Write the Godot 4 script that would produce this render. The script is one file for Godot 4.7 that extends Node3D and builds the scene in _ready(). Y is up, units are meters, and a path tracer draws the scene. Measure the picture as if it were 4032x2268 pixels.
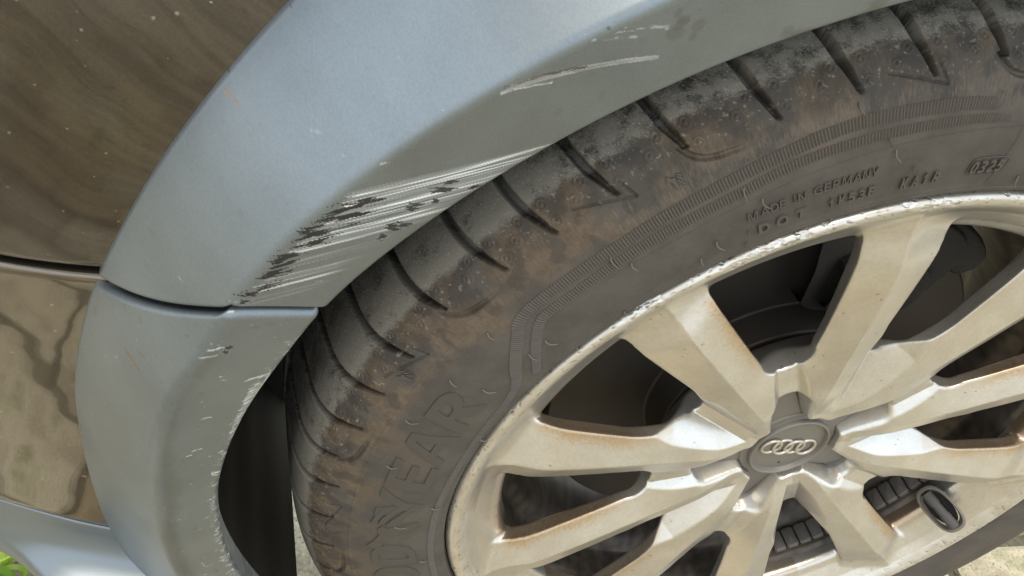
extends Node3D
# A scraped wheel-arch trim, tyre and alloy wheel on the front corner of a parked car.
# World: y up, ground y = 0, wheel centre at (0, HUB, 0), wheel axis +z (outward), front of the car towards -x.
# Angles «al» are degrees round the wheel axis, growing towards the front; straight up is al = UPA.
const HUB := 0.337
const UPA := -42.0
const ARM0 := -11.75     # angle of the first hub-cap arm

var car: Node3D
var rng := RandomNumberGenerator.new()
var n_lo := FastNoiseLite.new()
var n_mid := FastNoiseLite.new()
var n_hi := FastNoiseLite.new()
var bump_tex: Texture2D
var T0 := 0

# ---------------------------------------------------------------- helpers
func W(al: float, r: float, z: float) -> Vector3:
	var a := deg_to_rad(al - UPA)
	return Vector3(-r * sin(a), HUB + r * cos(a), z)

func lin(r: float, g: float, b: float) -> Color:
	return Color(r, g, b).linear_to_srgb()

func mat(c: Color, rough := 0.6, metal := 0.0, spec := 0.5) -> StandardMaterial3D:
	var m := StandardMaterial3D.new()
	m.albedo_color = c.linear_to_srgb()
	m.roughness = rough
	m.metallic = metal
	m.metallic_specular = spec
	return m

func vmat(rough := 0.6, metal := 0.0, spec := 0.5) -> StandardMaterial3D:
	var m := mat(Color.WHITE, rough, metal, spec)
	m.vertex_color_use_as_albedo = true
	return m

func grained(m: StandardMaterial3D, scale := 8.0, relief := 0.02) -> StandardMaterial3D:
	m.uv1_triplanar = true
	m.uv1_scale = Vector3.ONE * scale
	m.heightmap_enabled = true
	m.heightmap_scale = relief
	m.heightmap_texture = bump_tex
	return m

func put(called: String, mesh: Mesh, m: Material, parent: Node3D) -> MeshInstance3D:
	var o := MeshInstance3D.new()
	o.name = called
	o.mesh = mesh
	o.material_override = m
	parent.add_child(o, true)
	return o

# takes out the faces whose corners all lie inside the wheel opening
func open_arch(m: ArrayMesh, limit: float) -> ArrayMesh:
	var a := m.surface_get_arrays(0)
	var v: PackedVector3Array = a[Mesh.ARRAY_VERTEX]
	var ix: PackedInt32Array = a[Mesh.ARRAY_INDEX]
	var keep := PackedInt32Array()
	for k in range(0, ix.size(), 3):
		var far := false
		for q in 3:
			var p := v[ix[k + q]]
			if Vector2(p.x, p.y - HUB).length() > limit: far = true
		if far:
			for q in 3: keep.append(ix[k + q])
	a[Mesh.ARRAY_INDEX] = keep
	var o := ArrayMesh.new()
	o.add_surface_from_arrays(Mesh.PRIMITIVE_TRIANGLES, a)
	return o

func raw(v: PackedVector3Array, n: PackedVector3Array, idx: PackedInt32Array, c := PackedColorArray(), uv := PackedVector2Array()) -> ArrayMesh:
	var a := []
	a.resize(Mesh.ARRAY_MAX)
	a[Mesh.ARRAY_VERTEX] = v
	a[Mesh.ARRAY_NORMAL] = n
	a[Mesh.ARRAY_INDEX] = idx
	if c.size(): a[Mesh.ARRAY_COLOR] = c
	if uv.size(): a[Mesh.ARRAY_TEX_UV] = uv
	var m := ArrayMesh.new()
	m.add_surface_from_arrays(Mesh.PRIMITIVE_TRIANGLES, a)
	return m

# nu columns of nv points each (index i * nv + j); smooth normals; flip turns the faces round
func grid(v: PackedVector3Array, nu: int, nv: int, flip := false, c := PackedColorArray(), uv := PackedVector2Array(), closed := false) -> ArrayMesh:
	var n := PackedVector3Array()
	n.resize(v.size())
	var idx := PackedInt32Array()
	var s := -1.0 if flip else 1.0
	for i in nu:
		var ia := i - 1 if i > 0 else (nu - 1 if closed else 0)
		var ib := i + 1 if i < nu - 1 else (0 if closed else nu - 1)
		for j in nv:
			var du := v[ib * nv + j] - v[ia * nv + j]
			var dv := v[i * nv + mini(j + 1, nv - 1)] - v[i * nv + maxi(j - 1, 0)]
			n[i * nv + j] = (du.cross(dv) * s).normalized()
	var last := nu if closed else nu - 1
	idx.resize(last * (nv - 1) * 6)
	var k := 0
	for i in last:
		var i2 := (i + 1) % nu
		for j in nv - 1:
			var a := i * nv + j
			var b := i2 * nv + j
			var cc := b + 1
			var d := a + 1
			if flip:
				idx[k] = a; idx[k + 1] = b; idx[k + 2] = cc; idx[k + 3] = a; idx[k + 4] = cc; idx[k + 5] = d
			else:
				idx[k] = a; idx[k + 1] = cc; idx[k + 2] = b; idx[k + 3] = a; idx[k + 4] = d; idx[k + 5] = cc
			k += 6
	return raw(v, n, idx, c, uv)

# profile of (r, z) turned round the wheel axis from a0 to a1
func lathe(prof: PackedVector2Array, a0: float, a1: float, n: int, flip := false) -> ArrayMesh:
	var full := absf(a1 - a0) > 359.9
	var nu := n if full else n + 1
	var v := PackedVector3Array()
	for i in nu:
		var al := lerpf(a0, a1, float(i) / n)
		for p in prof: v.append(W(al, p.x, p.y))
	return grid(v, nu, prof.size(), flip, PackedColorArray(), PackedVector2Array(), full)

func smooth_path(p: PackedVector2Array, n: int) -> PackedVector2Array:
	var o := PackedVector2Array()
	for i in p.size() - 1:
		var a := p[maxi(i - 1, 0)] if i > 0 else p[0] * 2.0 - p[1]
		var d := p[i + 2] if i + 2 < p.size() else p[i + 1] * 2.0 - p[i]
		for k in n:
			o.append(p[i].cubic_interpolate(p[i + 1], a, d, float(k) / n))
	o.append(p[p.size() - 1])
	return o

func tube(path: PackedVector3Array, rad: PackedFloat32Array, sides := 8) -> ArrayMesh:
	var v := PackedVector3Array()
	var side := Vector3.UP
	for i in path.size():
		var d := (path[mini(i + 1, path.size() - 1)] - path[maxi(i - 1, 0)]).normalized()
		if i == 0:
			side = d.cross(Vector3(0.3, 0.8, 0.52)).normalized()
		side = (side - d * side.dot(d)).normalized()
		var up := d.cross(side)
		for k in sides + 1:
			var a := TAU * k / sides
			v.append(path[i] + (side * cos(a) + up * sin(a)) * rad[mini(i, rad.size() - 1)])
	return grid(v, path.size(), sides + 1, true)

func knots(x: float, xs: PackedFloat32Array, ys: PackedFloat32Array) -> float:
	var n := xs.size()
	if x <= xs[0]: return ys[0]
	if x >= xs[n - 1]: return ys[n - 1]
	var i := 0
	while x > xs[i + 1]: i += 1
	var t := (x - xs[i]) / (xs[i + 1] - xs[i])
	var a := ys[maxi(i - 1, 0)]
	var d := ys[mini(i + 2, n - 1)]
	return cubic_interpolate_in_time(ys[i], ys[i + 1], a, d, t, xs[i + 1] - xs[i], (xs[maxi(i - 1, 0)] - xs[i]) if i > 0 else -1.0, (xs[mini(i + 2, n - 1)] - xs[i]) if i + 2 < n else xs[i + 1] - xs[i] + 1.0)

# chamfered box, bevel b, with its own slightly uneven top
func block(sx: float, sy: float, sz: float, b: float, uneven := 0.0) -> ArrayMesh:
	var st := SurfaceTool.new()
	st.begin(Mesh.PRIMITIVE_TRIANGLES)
	st.set_smooth_group(-1)
	var rows := [[0.0, -sy], [0.0, -b], [b * 0.35, -b * 0.3], [b, 0.0]]
	var rings := []
	for rw in rows:
		var e: float = rw[0]
		var ring := PackedVector3Array()
		var hx := sx / 2 - e
		var hz := sz / 2 - e
		var q := minf(b * 1.2, minf(hx, hz) * 0.4)
		for p in [[-hx, -hz + q], [-hx + q, -hz], [hx - q, -hz], [hx, -hz + q], [hx, hz - q], [hx - q, hz], [-hx + q, hz], [-hx, hz - q]]:
			ring.append(Vector3(p[0] + rng.randf_range(-uneven, uneven), rw[1], p[1] + rng.randf_range(-uneven, uneven)))
		rings.append(ring)
	for k in 3:
		for i in 8:
			var a: Vector3 = rings[k][i]
			var c2: Vector3 = rings[k][(i + 1) % 8]
			var d: Vector3 = rings[k + 1][i]
			var e2: Vector3 = rings[k + 1][(i + 1) % 8]
			for p in [a, c2, e2, a, e2, d]: st.add_vertex(p)
	var top := Vector3(0, 0.001, 0)
	for i in 8:
		for p in [rings[3][i], rings[3][(i + 1) % 8], top]: st.add_vertex(p)
	st.generate_normals()
	return st.commit()

func smax(a: float, b: float, k: float) -> float:
	var h := maxf(k - absf(a - b), 0.0) / k
	return maxf(a, b) + h * h * k * 0.25

func smin(a: float, b: float, k: float) -> float:
	var h := maxf(k - absf(a - b), 0.0) / k
	return minf(a, b) - h * h * k * 0.25

func mixc(a: Color, b: Color, t: float) -> Color:
	return a.lerp(b, clampf(t, 0.0, 1.0))

# ---------------------------------------------------------------- main
func _ready() -> void:
	T0 = Time.get_ticks_msec()
	rng.seed = 7
	camera_and_light()
	n_lo.seed = 3; n_lo.frequency = 1.0; n_lo.fractal_octaves = 3
	n_mid.seed = 5; n_mid.frequency = 1.0; n_mid.fractal_octaves = 4
	n_hi.seed = 9; n_hi.frequency = 1.0; n_hi.fractal_octaves = 2
	var bn := FastNoiseLite.new()
	bn.seed = 21; bn.frequency = 0.05; bn.fractal_octaves = 4
	bump_tex = ImageTexture.create_from_image(bn.get_seamless_image(512, 512))
	build_ground()
	car = Node3D.new()
	car.name = "car"
	car.set_meta("label", "dark car front corner with scraped satin grey wheel arch trim and dusty wheel")
	car.set_meta("category", "car")
	add_child(car)
	build_body()
	build_trim()
	stamp("body")
	build_tyre()
	stamp("tyre")
	build_wheel()
	stamp("wheel")
	build_behind_wheel()
	build_small_things()
	stamp("end")

func stamp(s: String) -> void:
	print(s, " ", Time.get_ticks_msec() - T0, " ms")

func camera_and_light() -> void:
	var cam := Camera3D.new()
	cam.name = "camera"
	cam.fov = 35.9046
	cam.near = 0.05
	cam.far = 200.0
	cam.transform = Transform3D(Basis(Vector3(0.94165, 0.25416, 0.22065), Vector3(-0.02732, 0.71113, -0.70253), Vector3(-0.33547, 0.65551, 0.67659)).orthonormalized(), Vector3(-0.392868, 0.773324, 0.273926))
	add_child(cam)
	var env := Environment.new()
	env.background_mode = Environment.BG_SKY
	var sky := Sky.new()
	var sm := ProceduralSkyMaterial.new()
	sm.sky_top_color = Color(0.88, 0.94, 1.0)
	sm.sky_horizon_color = Color(0.82, 0.82, 0.80)
	sm.sky_curve = 0.33
	sm.sky_energy_multiplier = 1.0
	sm.ground_bottom_color = Color(0.45, 0.42, 0.36)
	sm.ground_horizon_color = Color(0.55, 0.53, 0.47)
	sky.sky_material = sm
	env.sky = sky
	env.background_energy_multiplier = 1.0
	env.tonemap_mode = Environment.TONE_MAPPER_LINEAR
	env.tonemap_exposure = 2.6
	env.sdfgi_enabled = true
	env.ssao_enabled = true
	env.ssil_enabled = true
	var we := WorldEnvironment.new()
	we.name = "world_environment"
	we.environment = env
	add_child(we)
	var sun := DirectionalLight3D.new()
	sun.name = "sun"
	sun.light_energy = 0.40
	sun.light_angular_distance = 40.0
	sun.light_color = Color(1.0, 0.97, 0.92)
	sun.shadow_enabled = true
	add_child(sun)
	# high, from the front and outside
	sun.look_at_from_position(Vector3(-0.20, 2.0, 0.40), Vector3.ZERO)

# ---------------------------------------------------------------- ground
func build_ground() -> void:
	var ground := MeshInstance3D.new()
	ground.name = "ground"
	var pm := PlaneMesh.new()
	pm.size = Vector2(9, 9)
	ground.mesh = pm
	ground.position = Vector3(-1.0, -0.012, 2.2)
	var gm := mat(Color(0.10, 0.09, 0.06), 0.95)
	grained(gm, 3.0, 0.6)
	ground.material_override = gm
	ground.set_meta("kind", "structure")
	ground.set_meta("label", "weathered tan paving stones with dark mossy joints under the car")
	add_child(ground)
	var mats: Array[StandardMaterial3D] = []
	var pt := paver_texture()
	for t in [Color(1.0, 1.0, 1.0), Color(0.86, 0.85, 0.84), Color(1.02, 0.98, 0.90), Color(0.80, 0.76, 0.70)]:
		var m := StandardMaterial3D.new()
		m.albedo_color = t
		m.albedo_texture = pt
		m.roughness = 0.9
		m.uv1_triplanar = true
		m.uv1_world_triplanar = true
		m.uv1_scale = Vector3.ONE * 1.7
		m.heightmap_enabled = true
		m.heightmap_texture = bump_tex
		m.heightmap_scale = 0.25
		mats.append(m)
	var shapes: Array[ArrayMesh] = []
	for k in 8:
		shapes.append(block(0.220, 0.05, 0.155, 0.011, 0.005))
	var far_st := SurfaceTool.new()
	far_st.begin(Mesh.PRIMITIVE_TRIANGLES)
	var count := 0
	var sp := []
	for iz in 44:
		for ix in 31:
			var x := 2.05 - ix * 0.230 - (0.115 if iz % 2 else 0.0)
			var z := -0.85 + iz * 0.164
			sp.append([Vector2(x + 0.8, z - 0.4).length(), x, z])
	sp.sort_custom(func(a, b): return a[0] < b[0])
	for s in sp:
		var tr := Transform3D(Basis(Vector3.UP, rng.randf_range(-0.04, 0.04)) * Basis(Vector3.RIGHT, rng.randf_range(-0.012, 0.012)), Vector3(s[1] + rng.randf_range(-0.005, 0.005), rng.randf_range(-0.004, 0.0), s[2] + rng.randf_range(-0.004, 0.004)))
		var sh: ArrayMesh = shapes[rng.randi() % 8]
		if count < 299:
			var o := put("paver", sh, mats[rng.randi() % 4], ground)
			o.transform = Transform3D(tr.basis, tr.origin - ground.position)
			count += 1
		else:
			far_st.append_from(sh, 0, Transform3D(tr.basis, tr.origin - ground.position))
	var yard := MeshInstance3D.new()
	yard.name = "forecourt"
	var ym := PlaneMesh.new()
	ym.size = Vector2(120, 120)
	yard.mesh = ym
	yard.position.y = -0.020
	yard.material_override = mats[0]
	yard.set_meta("kind", "structure")
	yard.set_meta("label", "pale stone forecourt that runs on beyond the paving stones")
	add_child(yard)
	var rest := put("distant_pavers", far_st.commit(), mats[0], ground)
	rest.set_meta("kind", "stuff")

func paver_texture() -> ImageTexture:
	var a := FastNoiseLite.new()
	a.seed = 31; a.frequency = 0.012; a.fractal_octaves = 5
	var b := FastNoiseLite.new()
	b.seed = 32; b.frequency = 0.25; b.fractal_octaves = 3
	var im := Image.create(512, 512, false, Image.FORMAT_RGB8)
	var ia := a.get_seamless_image(512, 512)
	var ib := b.get_seamless_image(512, 512)
	for y in 512:
		for x in 512:
			var p := ia.get_pixel(x, y).r
			var q := ib.get_pixel(x, y).r
			var c := Color(0.50, 0.45, 0.32)
			c = mixc(c, Color(0.36, 0.31, 0.215), (p - 0.45) * 3.0)
			c = mixc(c, Color(0.27, 0.26, 0.14), (0.36 - p) * 4.0)
			c = c * (0.72 + 0.56 * q)
			if q > 0.78: c = mixc(c, Color(0.72, 0.68, 0.58), (q - 0.78) * 6.0)
			if q < 0.24: c = mixc(c, Color(0.10, 0.09, 0.06), (0.24 - q) * 7.0)
			im.set_pixel(x, y, Color(c.r, c.g, c.b).linear_to_srgb())
	return ImageTexture.create_from_image(im)

# ---------------------------------------------------------------- body
# how far out the painted body stands at F metres ahead of the wheel and height y
func body_z(F: float, y: float) -> float:
	var q := maxf(F - 0.38, 0.0)
	var up := maxf(y - 0.50, 0.0)
	return -0.017 - 2.0 * q * q - 0.75 * up * up + lerpf(0.0006, 0.00036, smoothstep(0.44, 0.50, y)) * n_lo.get_noise_2d(F * 11.0, y * 12.0)

func seam_y(F: float) -> float:      # height of the seam between wing and bumper
	return 0.488 - (F - 0.431) * 0.14

func panel(wing: bool, F0: float, F1: float, nF: int, nY: int, m: Material, called: String, roll_lo: bool, roll_hi: bool) -> MeshInstance3D:
	var v := PackedVector3Array()
	var uv := PackedVector2Array()
	for i in nF:
		var F := lerpf(F0, F1, float(i) / (nF - 1))
		var y0 := seam_y(F) + 0.0018 if wing else bump_low(F)
		var y1 := 1.0 if wing else seam_y(F) - 0.0018
		var rowp: Array[Vector2] = []     # (height, how far in)
		if roll_lo: rowp.append_array([Vector2(y0 + 0.0018, -0.016), Vector2(y0, -0.0034), Vector2(y0 + 0.0006, -0.0012), Vector2(y0 + 0.0024, -0.0002)])
		for j in nY:
			var t := float(j) / (nY - 1)
			var e0 := 0.005 if roll_lo else 0.0
			var e1 := 0.005 if roll_hi else 0.0
			rowp.append(Vector2(lerpf(y0 + e0, y1 - e1, t), 0.0))
		if roll_hi: rowp.append_array([Vector2(y1 - 0.0024, -0.0002), Vector2(y1 - 0.0006, -0.0012), Vector2(y1, -0.0034), Vector2(y1 - 0.0018, -0.016)])
		for p in rowp:
			v.append(Vector3(-F, p.x, body_z(F, p.x) + p.y))
			uv.append(Vector2((F - 0.2) / 0.5, (p.x - 0.2) / 0.5))
	var nv := v.size() / nF
	# increasing i goes to -x, increasing j goes up: du x dv = -z, so flip
	return put(called, open_arch(grid(v, nF, nv, true, PackedColorArray(), uv), 0.432), m, car)

func build_body() -> void:
	var m := StandardMaterial3D.new()
	m.albedo_texture = ImageTexture.create_from_image(body_texture())
	m.roughness = 0.10
	m.metallic = 0.8
	m.metallic_specular = 0.5
	m.clearcoat_enabled = true
	m.clearcoat = 1.0
	m.clearcoat_roughness = 0.03
	var wm: StandardMaterial3D = m.duplicate()
	wm.albedo_texture = ImageTexture.create_from_image(wing_texture())
	wm.roughness = 0.22
	wm.clearcoat_roughness = 0.10
	panel(true, 0.0, 0.85, 110, 60, wm, "front_wing", true, false)
	panel(false, 0.18, 0.85, 60, 40, m, "bumper", true, true)
	# dark channel behind the seam
	var v := PackedVector3Array()
	for i in 30:
		var F := lerpf(0.2, 0.85, i / 29.0)
		for dy in [-0.012, 0.0, 0.012]:
			v.append(Vector3(-F, seam_y(F) + dy, body_z(F, seam_y(F)) - 0.013))
	put("seam_channel", open_arch(grid(v, 30, 3, true), 0.425), mat(Color(0.012, 0.012, 0.012), 0.8), car)
	build_lower_lip()

func bump_low(F: float) -> float:
	return knots(F, [0.30, 0.435, 0.468, 0.49, 0.6, 0.85], [0.281, 0.2845, 0.2885, 0.2895, 0.292, 0.30])

func build_lower_lip() -> void:
	# satin grey lower apron: a cove under the painted bumper, then a ledge and a rounded lip
	var prof: Array[Vector2] = [Vector2(0.010, -0.012), Vector2(0.0005, -0.004), Vector2(-0.001, -0.0005), Vector2(-0.004, 0.0), Vector2(-0.012, 0.0), Vector2(-0.020, 0.0015), Vector2(-0.027, 0.005), Vector2(-0.032, 0.011), Vector2(-0.0355, 0.018), Vector2(-0.038, 0.0245), Vector2(-0.0405, 0.028), Vector2(-0.045, 0.0295), Vector2(-0.050, 0.028), Vector2(-0.056, 0.020), Vector2(-0.060, 0.0), Vector2(-0.062, -0.06)]
	var pv := PackedVector2Array()
	for p in prof: pv.append(p)
	pv = smooth_path(pv, 4)
	var v := PackedVector3Array()
	var n := 70
	for i in n:
		var F := lerpf(0.28, 0.80, float(i) / (n - 1))
		var y0 := bump_low(F) - 0.0015
		var z0 := body_z(F, y0) - 0.0015
		var k := knots(F, [0.30, 0.40, 0.455, 0.4755, 0.4875, 0.497, 0.6], [1.3, 1.25, 1.0, 0.56, 0.26, 0.12, 0.05])
		for p in pv:
			v.append(Vector3(-F, y0 + p.x, z0 + (p.y * k if p.y > 0.0 else p.y)))
	put("lower_apron", open_arch(grid(v, n, pv.size(), false), 0.41), trim_plain(), car)

func trim_plain() -> StandardMaterial3D:
	var m := mat(Color(0.162, 0.190, 0.212), 0.40, 0.70, 0.40)
	m.clearcoat_enabled = true
	m.clearcoat = 0.35
	m.clearcoat_roughness = 0.28
	return m

func wing_texture() -> Image:
	var im := Image.create(1024, 1024, false, Image.FORMAT_RGB8)
	var a := FastNoiseLite.new()
	a.seed = 61; a.frequency = 1.0; a.fractal_octaves = 3
	var r := RandomNumberGenerator.new()
	r.seed = 6
	for y in 1024:
		for x in 1024:
			var F := 0.2 + x / 2048.0
			var h := 0.2 + y / 2048.0
			# light and dark streaks painted into the colour, fanning out towards the front
			var q := (h - 0.30) / (F + 0.10) + 0.030 * a.get_noise_2d(F * 7.0 + 20.0, h * 7.0)
			var n1 := a.get_noise_2d(q * 42.0, F * 6.0)
			var n2 := a.get_noise_2d(q * 120.0 + 50.0, F * 14.0)
			var g := 0.82 + 0.40 * n1 + 0.20 * n2
			if n1 > -0.03 and n1 < 0.015: g *= 0.7
			g = maxf(g, 0.3) * r.randf_range(0.8, 1.2)
			im.set_pixel(x, y, Color(0.062 * g, 0.052 * g, 0.042 * g).linear_to_srgb())
	for k in 800:
		spot(im, r.randf() * 1024, r.randf() * 1024, absf(r.randfn(0.0, 0.45)) + 0.4, Color(0.5, 0.47, 0.40), r.randf_range(0.35, 0.95), r)
	return im

func body_texture() -> Image:
	var im := Image.create(1024, 1024, false, Image.FORMAT_RGB8)
	var base := Color(0.118, 0.100, 0.080)
	im.fill(base.linear_to_srgb())
	var r := RandomNumberGenerator.new()
	r.seed = 4
	for k in 14000:      # metal flake and dust film grain
		var x := r.randi_range(0, 1023)
		var y := r.randi_range(0, 1023)
		var g := r.randf_range(0.8, 1.3)
		im.set_pixel(x, y, Color(base.r * g, base.g * g, base.b * g).linear_to_srgb())
	for k in 650:
		spot(im, r.randf() * 1024, r.randf() * 1024, absf(r.randfn(0.0, 0.45)) + 0.45, Color(0.5, 0.47, 0.40), r.randf_range(0.35, 0.95), r)
	return im

# small ragged spot; colour is linear
func spot(im: Image, cx: float, cy: float, rad: float, c: Color, a: float, r: RandomNumberGenerator, soft := 0.35) -> void:
	var e := int(ceil(rad * 1.3)) + 1
	var sx := r.randf_range(0.7, 1.4)
	for y in range(maxi(int(cy) - e, 0), mini(int(cy) + e + 1, im.get_height())):
		for x in range(maxi(int(cx) - e, 0), mini(int(cx) + e + 1, im.get_width())):
			var d := Vector2((x - cx) * sx, (y - cy) / sx).length() / rad + r.randf_range(-0.12, 0.12)
			var t := clampf((1.0 - d) / soft + 0.5, 0.0, 1.0) * a
			if t > 0.02:
				var o := im.get_pixel(x, y).srgb_to_linear()
				im.set_pixel(x, y, o.lerp(c, t).linear_to_srgb())

# ---------------------------------------------------------------- wheel arch trim
const TA: Array[float] = [-80.0, -40.0, -18.0, -11.0, -4.0, 4.0, 11.0, 20.0, 25.0, 30.0, 35.0, 39.0, 43.0, 48.0, 54.0, 60.0, 68.0, 76.0]
const T_OUT: Array[float] = [0.452, 0.457, 0.460, 0.461, 0.461, 0.4615, 0.461, 0.4597, 0.458, 0.4565, 0.4538, 0.4512, 0.4470, 0.4425, 0.4380, 0.4310, 0.4200, 0.4080]
const T_CRE: Array[float] = [0.408, 0.413, 0.4175, 0.4190, 0.4205, 0.4242, 0.4268, 0.4268, 0.4235, 0.4225, 0.4180, 0.4120, 0.4060, 0.3985, 0.3900, 0.3820, 0.3730, 0.3650]
const T_INN: Array[float] = [0.370, 0.373, 0.3755, 0.3772, 0.3795, 0.3825, 0.3855, 0.3888, 0.3880, 0.3880, 0.3865, 0.3842, 0.3795, 0.3732, 0.3645, 0.3555, 0.3450, 0.3350]

func trim_corners(al: float) -> Array[Vector2]:
	var ro := knots(al, TA, T_OUT)
	var rc := knots(al, TA, T_CRE)
	var ri := knots(al, TA, T_INN)
	var a := deg_to_rad(al - UPA)
	var zo := maxf(body_z(ro * sin(a), HUB + ro * cos(a)), -0.030) + 0.0022
	var zc := lerpf(0.036, 0.030, smoothstep(38.0, 60.0, al))
	var zi := lerpf(0.027, 0.023, smoothstep(38.0, 60.0, al))
	return [Vector2(ro + 0.0005, zo - 0.012), Vector2(ro, zo), Vector2(rc, zc), Vector2(ri, zi), Vector2(ri + 0.003, zi - 0.020)]

func trim_profile(al: float) -> PackedVector2Array:
	var k := trim_corners(al)
	var o := PackedVector2Array()
	var fil: Array[float] = [0.0, 0.0022, lerpf(0.0045, 0.010, smoothstep(16.0, 45.0, al)), 0.0045]
	var cnt: Array[int] = [0, 6, 16, 10]
	var seg: Array[int] = [2, 30, 18, 3]
	var from := k[0]
	for i in range(1, 4):
		var a := k[i] + (k[i - 1] - k[i]).normalized() * fil[i]
		var b := k[i] + (k[i + 1] - k[i]).normalized() * fil[i]
		var ns: int = seg[i - 1]
		var nrm := (a - from).orthogonal().normalized()
		for q in ns:
			var t := float(q) / ns
			var p := from.lerp(a, t)
			if i == 2: p += nrm * (0.0015 * 4.0 * t * (1.0 - t))
			o.append(p)
		var nc: int = cnt[i]
		for q in nc:
			var t := float(q) / nc
			o.append(a.lerp(k[i], t).lerp(k[i].lerp(b, t), t))
		from = b
	for q in 4:
		o.append(from.lerp(k[4], q / 3.0))
	return o

# where the joint between the two trim pieces lies, for a point of the profile
func joint_al(p: Vector2, k: Array[Vector2]) -> float:
	if p.x >= k[2].x:
		return lerpf(21.6, 29.0, clampf((p.x - k[2].x) / (k[1].x - k[2].x), 0.0, 1.0)) + 0.35 * sin(clampf((p.x - k[2].x) / (k[1].x - k[2].x), 0.0, 1.0) * PI)
	return lerpf(20.2, 21.6, clampf((p.x - k[3].x) / (k[2].x - k[3].x), 0.0, 1.0))

func trim_piece(far_end: float, upper: bool, n: int, m: Material, called: String, uvbox: Rect2) -> MeshInstance3D:
	var v := PackedVector3Array()
	var uv := PackedVector2Array()
	var ref := prof_q(96)
	var nv := ref.size()
	var rr := 0.0022 if upper else 0.0042
	var dir := 1.0 if upper else -1.0
	var half := rad_to_deg((0.0014 + rr) / 0.42)
	var ends := PackedFloat32Array()
	for j in nv:
		ends.append(joint_al(ref[j], trim_corners_cached(24.0)) - dir * half)
	var roll := 7
	for i in n + roll + 1:
		for j in nv:
			var al := lerpf(far_end, ends[j], minf(float(i) / (n - 1), 1.0))
			var inward := 0.0
			if i >= n:
				var t := (i - n + 1) / float(roll) * PI / 2
				if i == n + roll:
					t = PI / 2
					inward = rr * 2.4
				al += dir * rad_to_deg(rr * sin(t) / 0.42)
				inward += rr * (1.0 - cos(t))
			var pa := trim_at(al, j) - trim_normal(al, j) * inward
			var p := W(al, pa.x, pa.y)
			v.append(p)
			uv.append(Vector2((-p.x - uvbox.position.x) / uvbox.size.x, (p.y - uvbox.position.y) / uvbox.size.y))
	return put(called, grid(v, n + roll + 1, nv, not upper, PackedColorArray(), uv), m, car)

var prof_cache := {}
func prof_q(q: int) -> PackedVector2Array:
	if not prof_cache.has(q): prof_cache[q] = trim_profile(q * 0.25)
	return prof_cache[q]
var corner_cache := {}
func trim_corners_cached(al: float) -> Array[Vector2]:
	var q := roundi(al * 4.0)
	if not corner_cache.has(q): corner_cache[q] = trim_corners(q * 0.25)
	return corner_cache[q]

func trim_at(al: float, j: int) -> Vector2:
	var q := floori(al * 4.0)
	return prof_q(q)[j].lerp(prof_q(q + 1)[j], al * 4.0 - q)

func trim_normal(al: float, j: int) -> Vector2:
	var p := prof_q(roundi(al * 4.0))
	var t := p[mini(j + 1, p.size() - 1)] - p[maxi(j - 1, 0)]
	return Vector2(-t.y, t.x).normalized() * (-1.0)

func build_trim() -> void:
	var box := Rect2(-0.30, 0.42, 0.78, 0.44)
	var m := trim_plain()
	m.albedo_color = Color.WHITE
	m.albedo_texture = ImageTexture.create_from_image(upper_trim_print(box))
	m.clearcoat_texture = ImageTexture.create_from_image(pcoat)
	m.metallic_texture = m.clearcoat_texture
	var up := trim_piece(-80.0, true, 260, m, "upper_arch_trim", box)
	up.set_meta("label", "upper piece of the grey arch trim with long white scrapes and black chips")
	var box2 := Rect2(0.28, 0.14, 0.20, 0.40)
	var m2 := trim_plain()
	m2.albedo_color = Color.WHITE
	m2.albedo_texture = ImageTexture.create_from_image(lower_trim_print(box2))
	m2.clearcoat_texture = ImageTexture.create_from_image(pcoat)
	m2.metallic_texture = m2.clearcoat_texture
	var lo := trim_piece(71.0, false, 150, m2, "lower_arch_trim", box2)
	lo.set_meta("label", "lower piece of the grey arch trim, scuffed along its inner edge")
	# dark web behind the joint
	var v := PackedVector3Array()
	for i in 9:
		for j in range(2, prof_q(96).size() - 2):
			var kk := trim_corners_cached(24.0)
			var p0 := prof_q(96)[j]
			var al := joint_al(p0, kk) + (i - 4) * 0.2
			var p := trim_at(al, j) - trim_normal(al, j) * 0.009
			v.append(W(al, p.x, p.y))
	put("joint_web", grid(v, 9, prof_q(96).size() - 4, true), mat(Color(0.01, 0.01, 0.01), 0.8), car)
	# black liner inside the arch
	var lp := PackedVector2Array()
	for z in [0.016, 0.004, -0.02, -0.05, -0.09, -0.13, -0.17, -0.21, -0.25, -0.262]:
		lp.append(Vector2(0.0, z))
	var lv := PackedVector3Array()
	var nl := 170
	for i in nl:
		var al := lerpf(-84.0, 86.0, float(i) / (nl - 1))
		for p in lp:
			var ri := knots(al, TA, T_INN) if al < 60.0 else lerpf(0.3555, 0.372, (al - 60.0) / 26.0)
			var deep := smoothstep(0.016, -0.06, p.y)
			var r := lerpf(ri + 0.0035, 0.392, deep) + 0.0007 * sin(al * 0.9) * deep
			lv.append(W(al, r, p.y))
	var lm := grained(mat(Color(0.011, 0.0112, 0.0112), 0.8), 9.0, 0.05)
	put("arch_liner", grid(lv, nl, lp.size(), false), lm, car)
	# inner wall that closes the wheel housing
	var w := PackedVector3Array()
	for i in 60:
		var al := lerpf(-84.0, 86.0, i / 59.0)
		for q in 6:
			w.append(W(al, lerpf(0.395, 0.02, q / 5.0), -0.262))
	put("wheel_housing", grid(w, 60, 6, false), mat(Color(0.012, 0.012, 0.013), 0.8), car)

# ------------- paint damage: drawn in metres ahead of the wheel (F) and height (y)
var pbox: Rect2
var pim: Image
var pcoat: Image          # where lacquer is left
var prng := RandomNumberGenerator.new()

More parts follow.
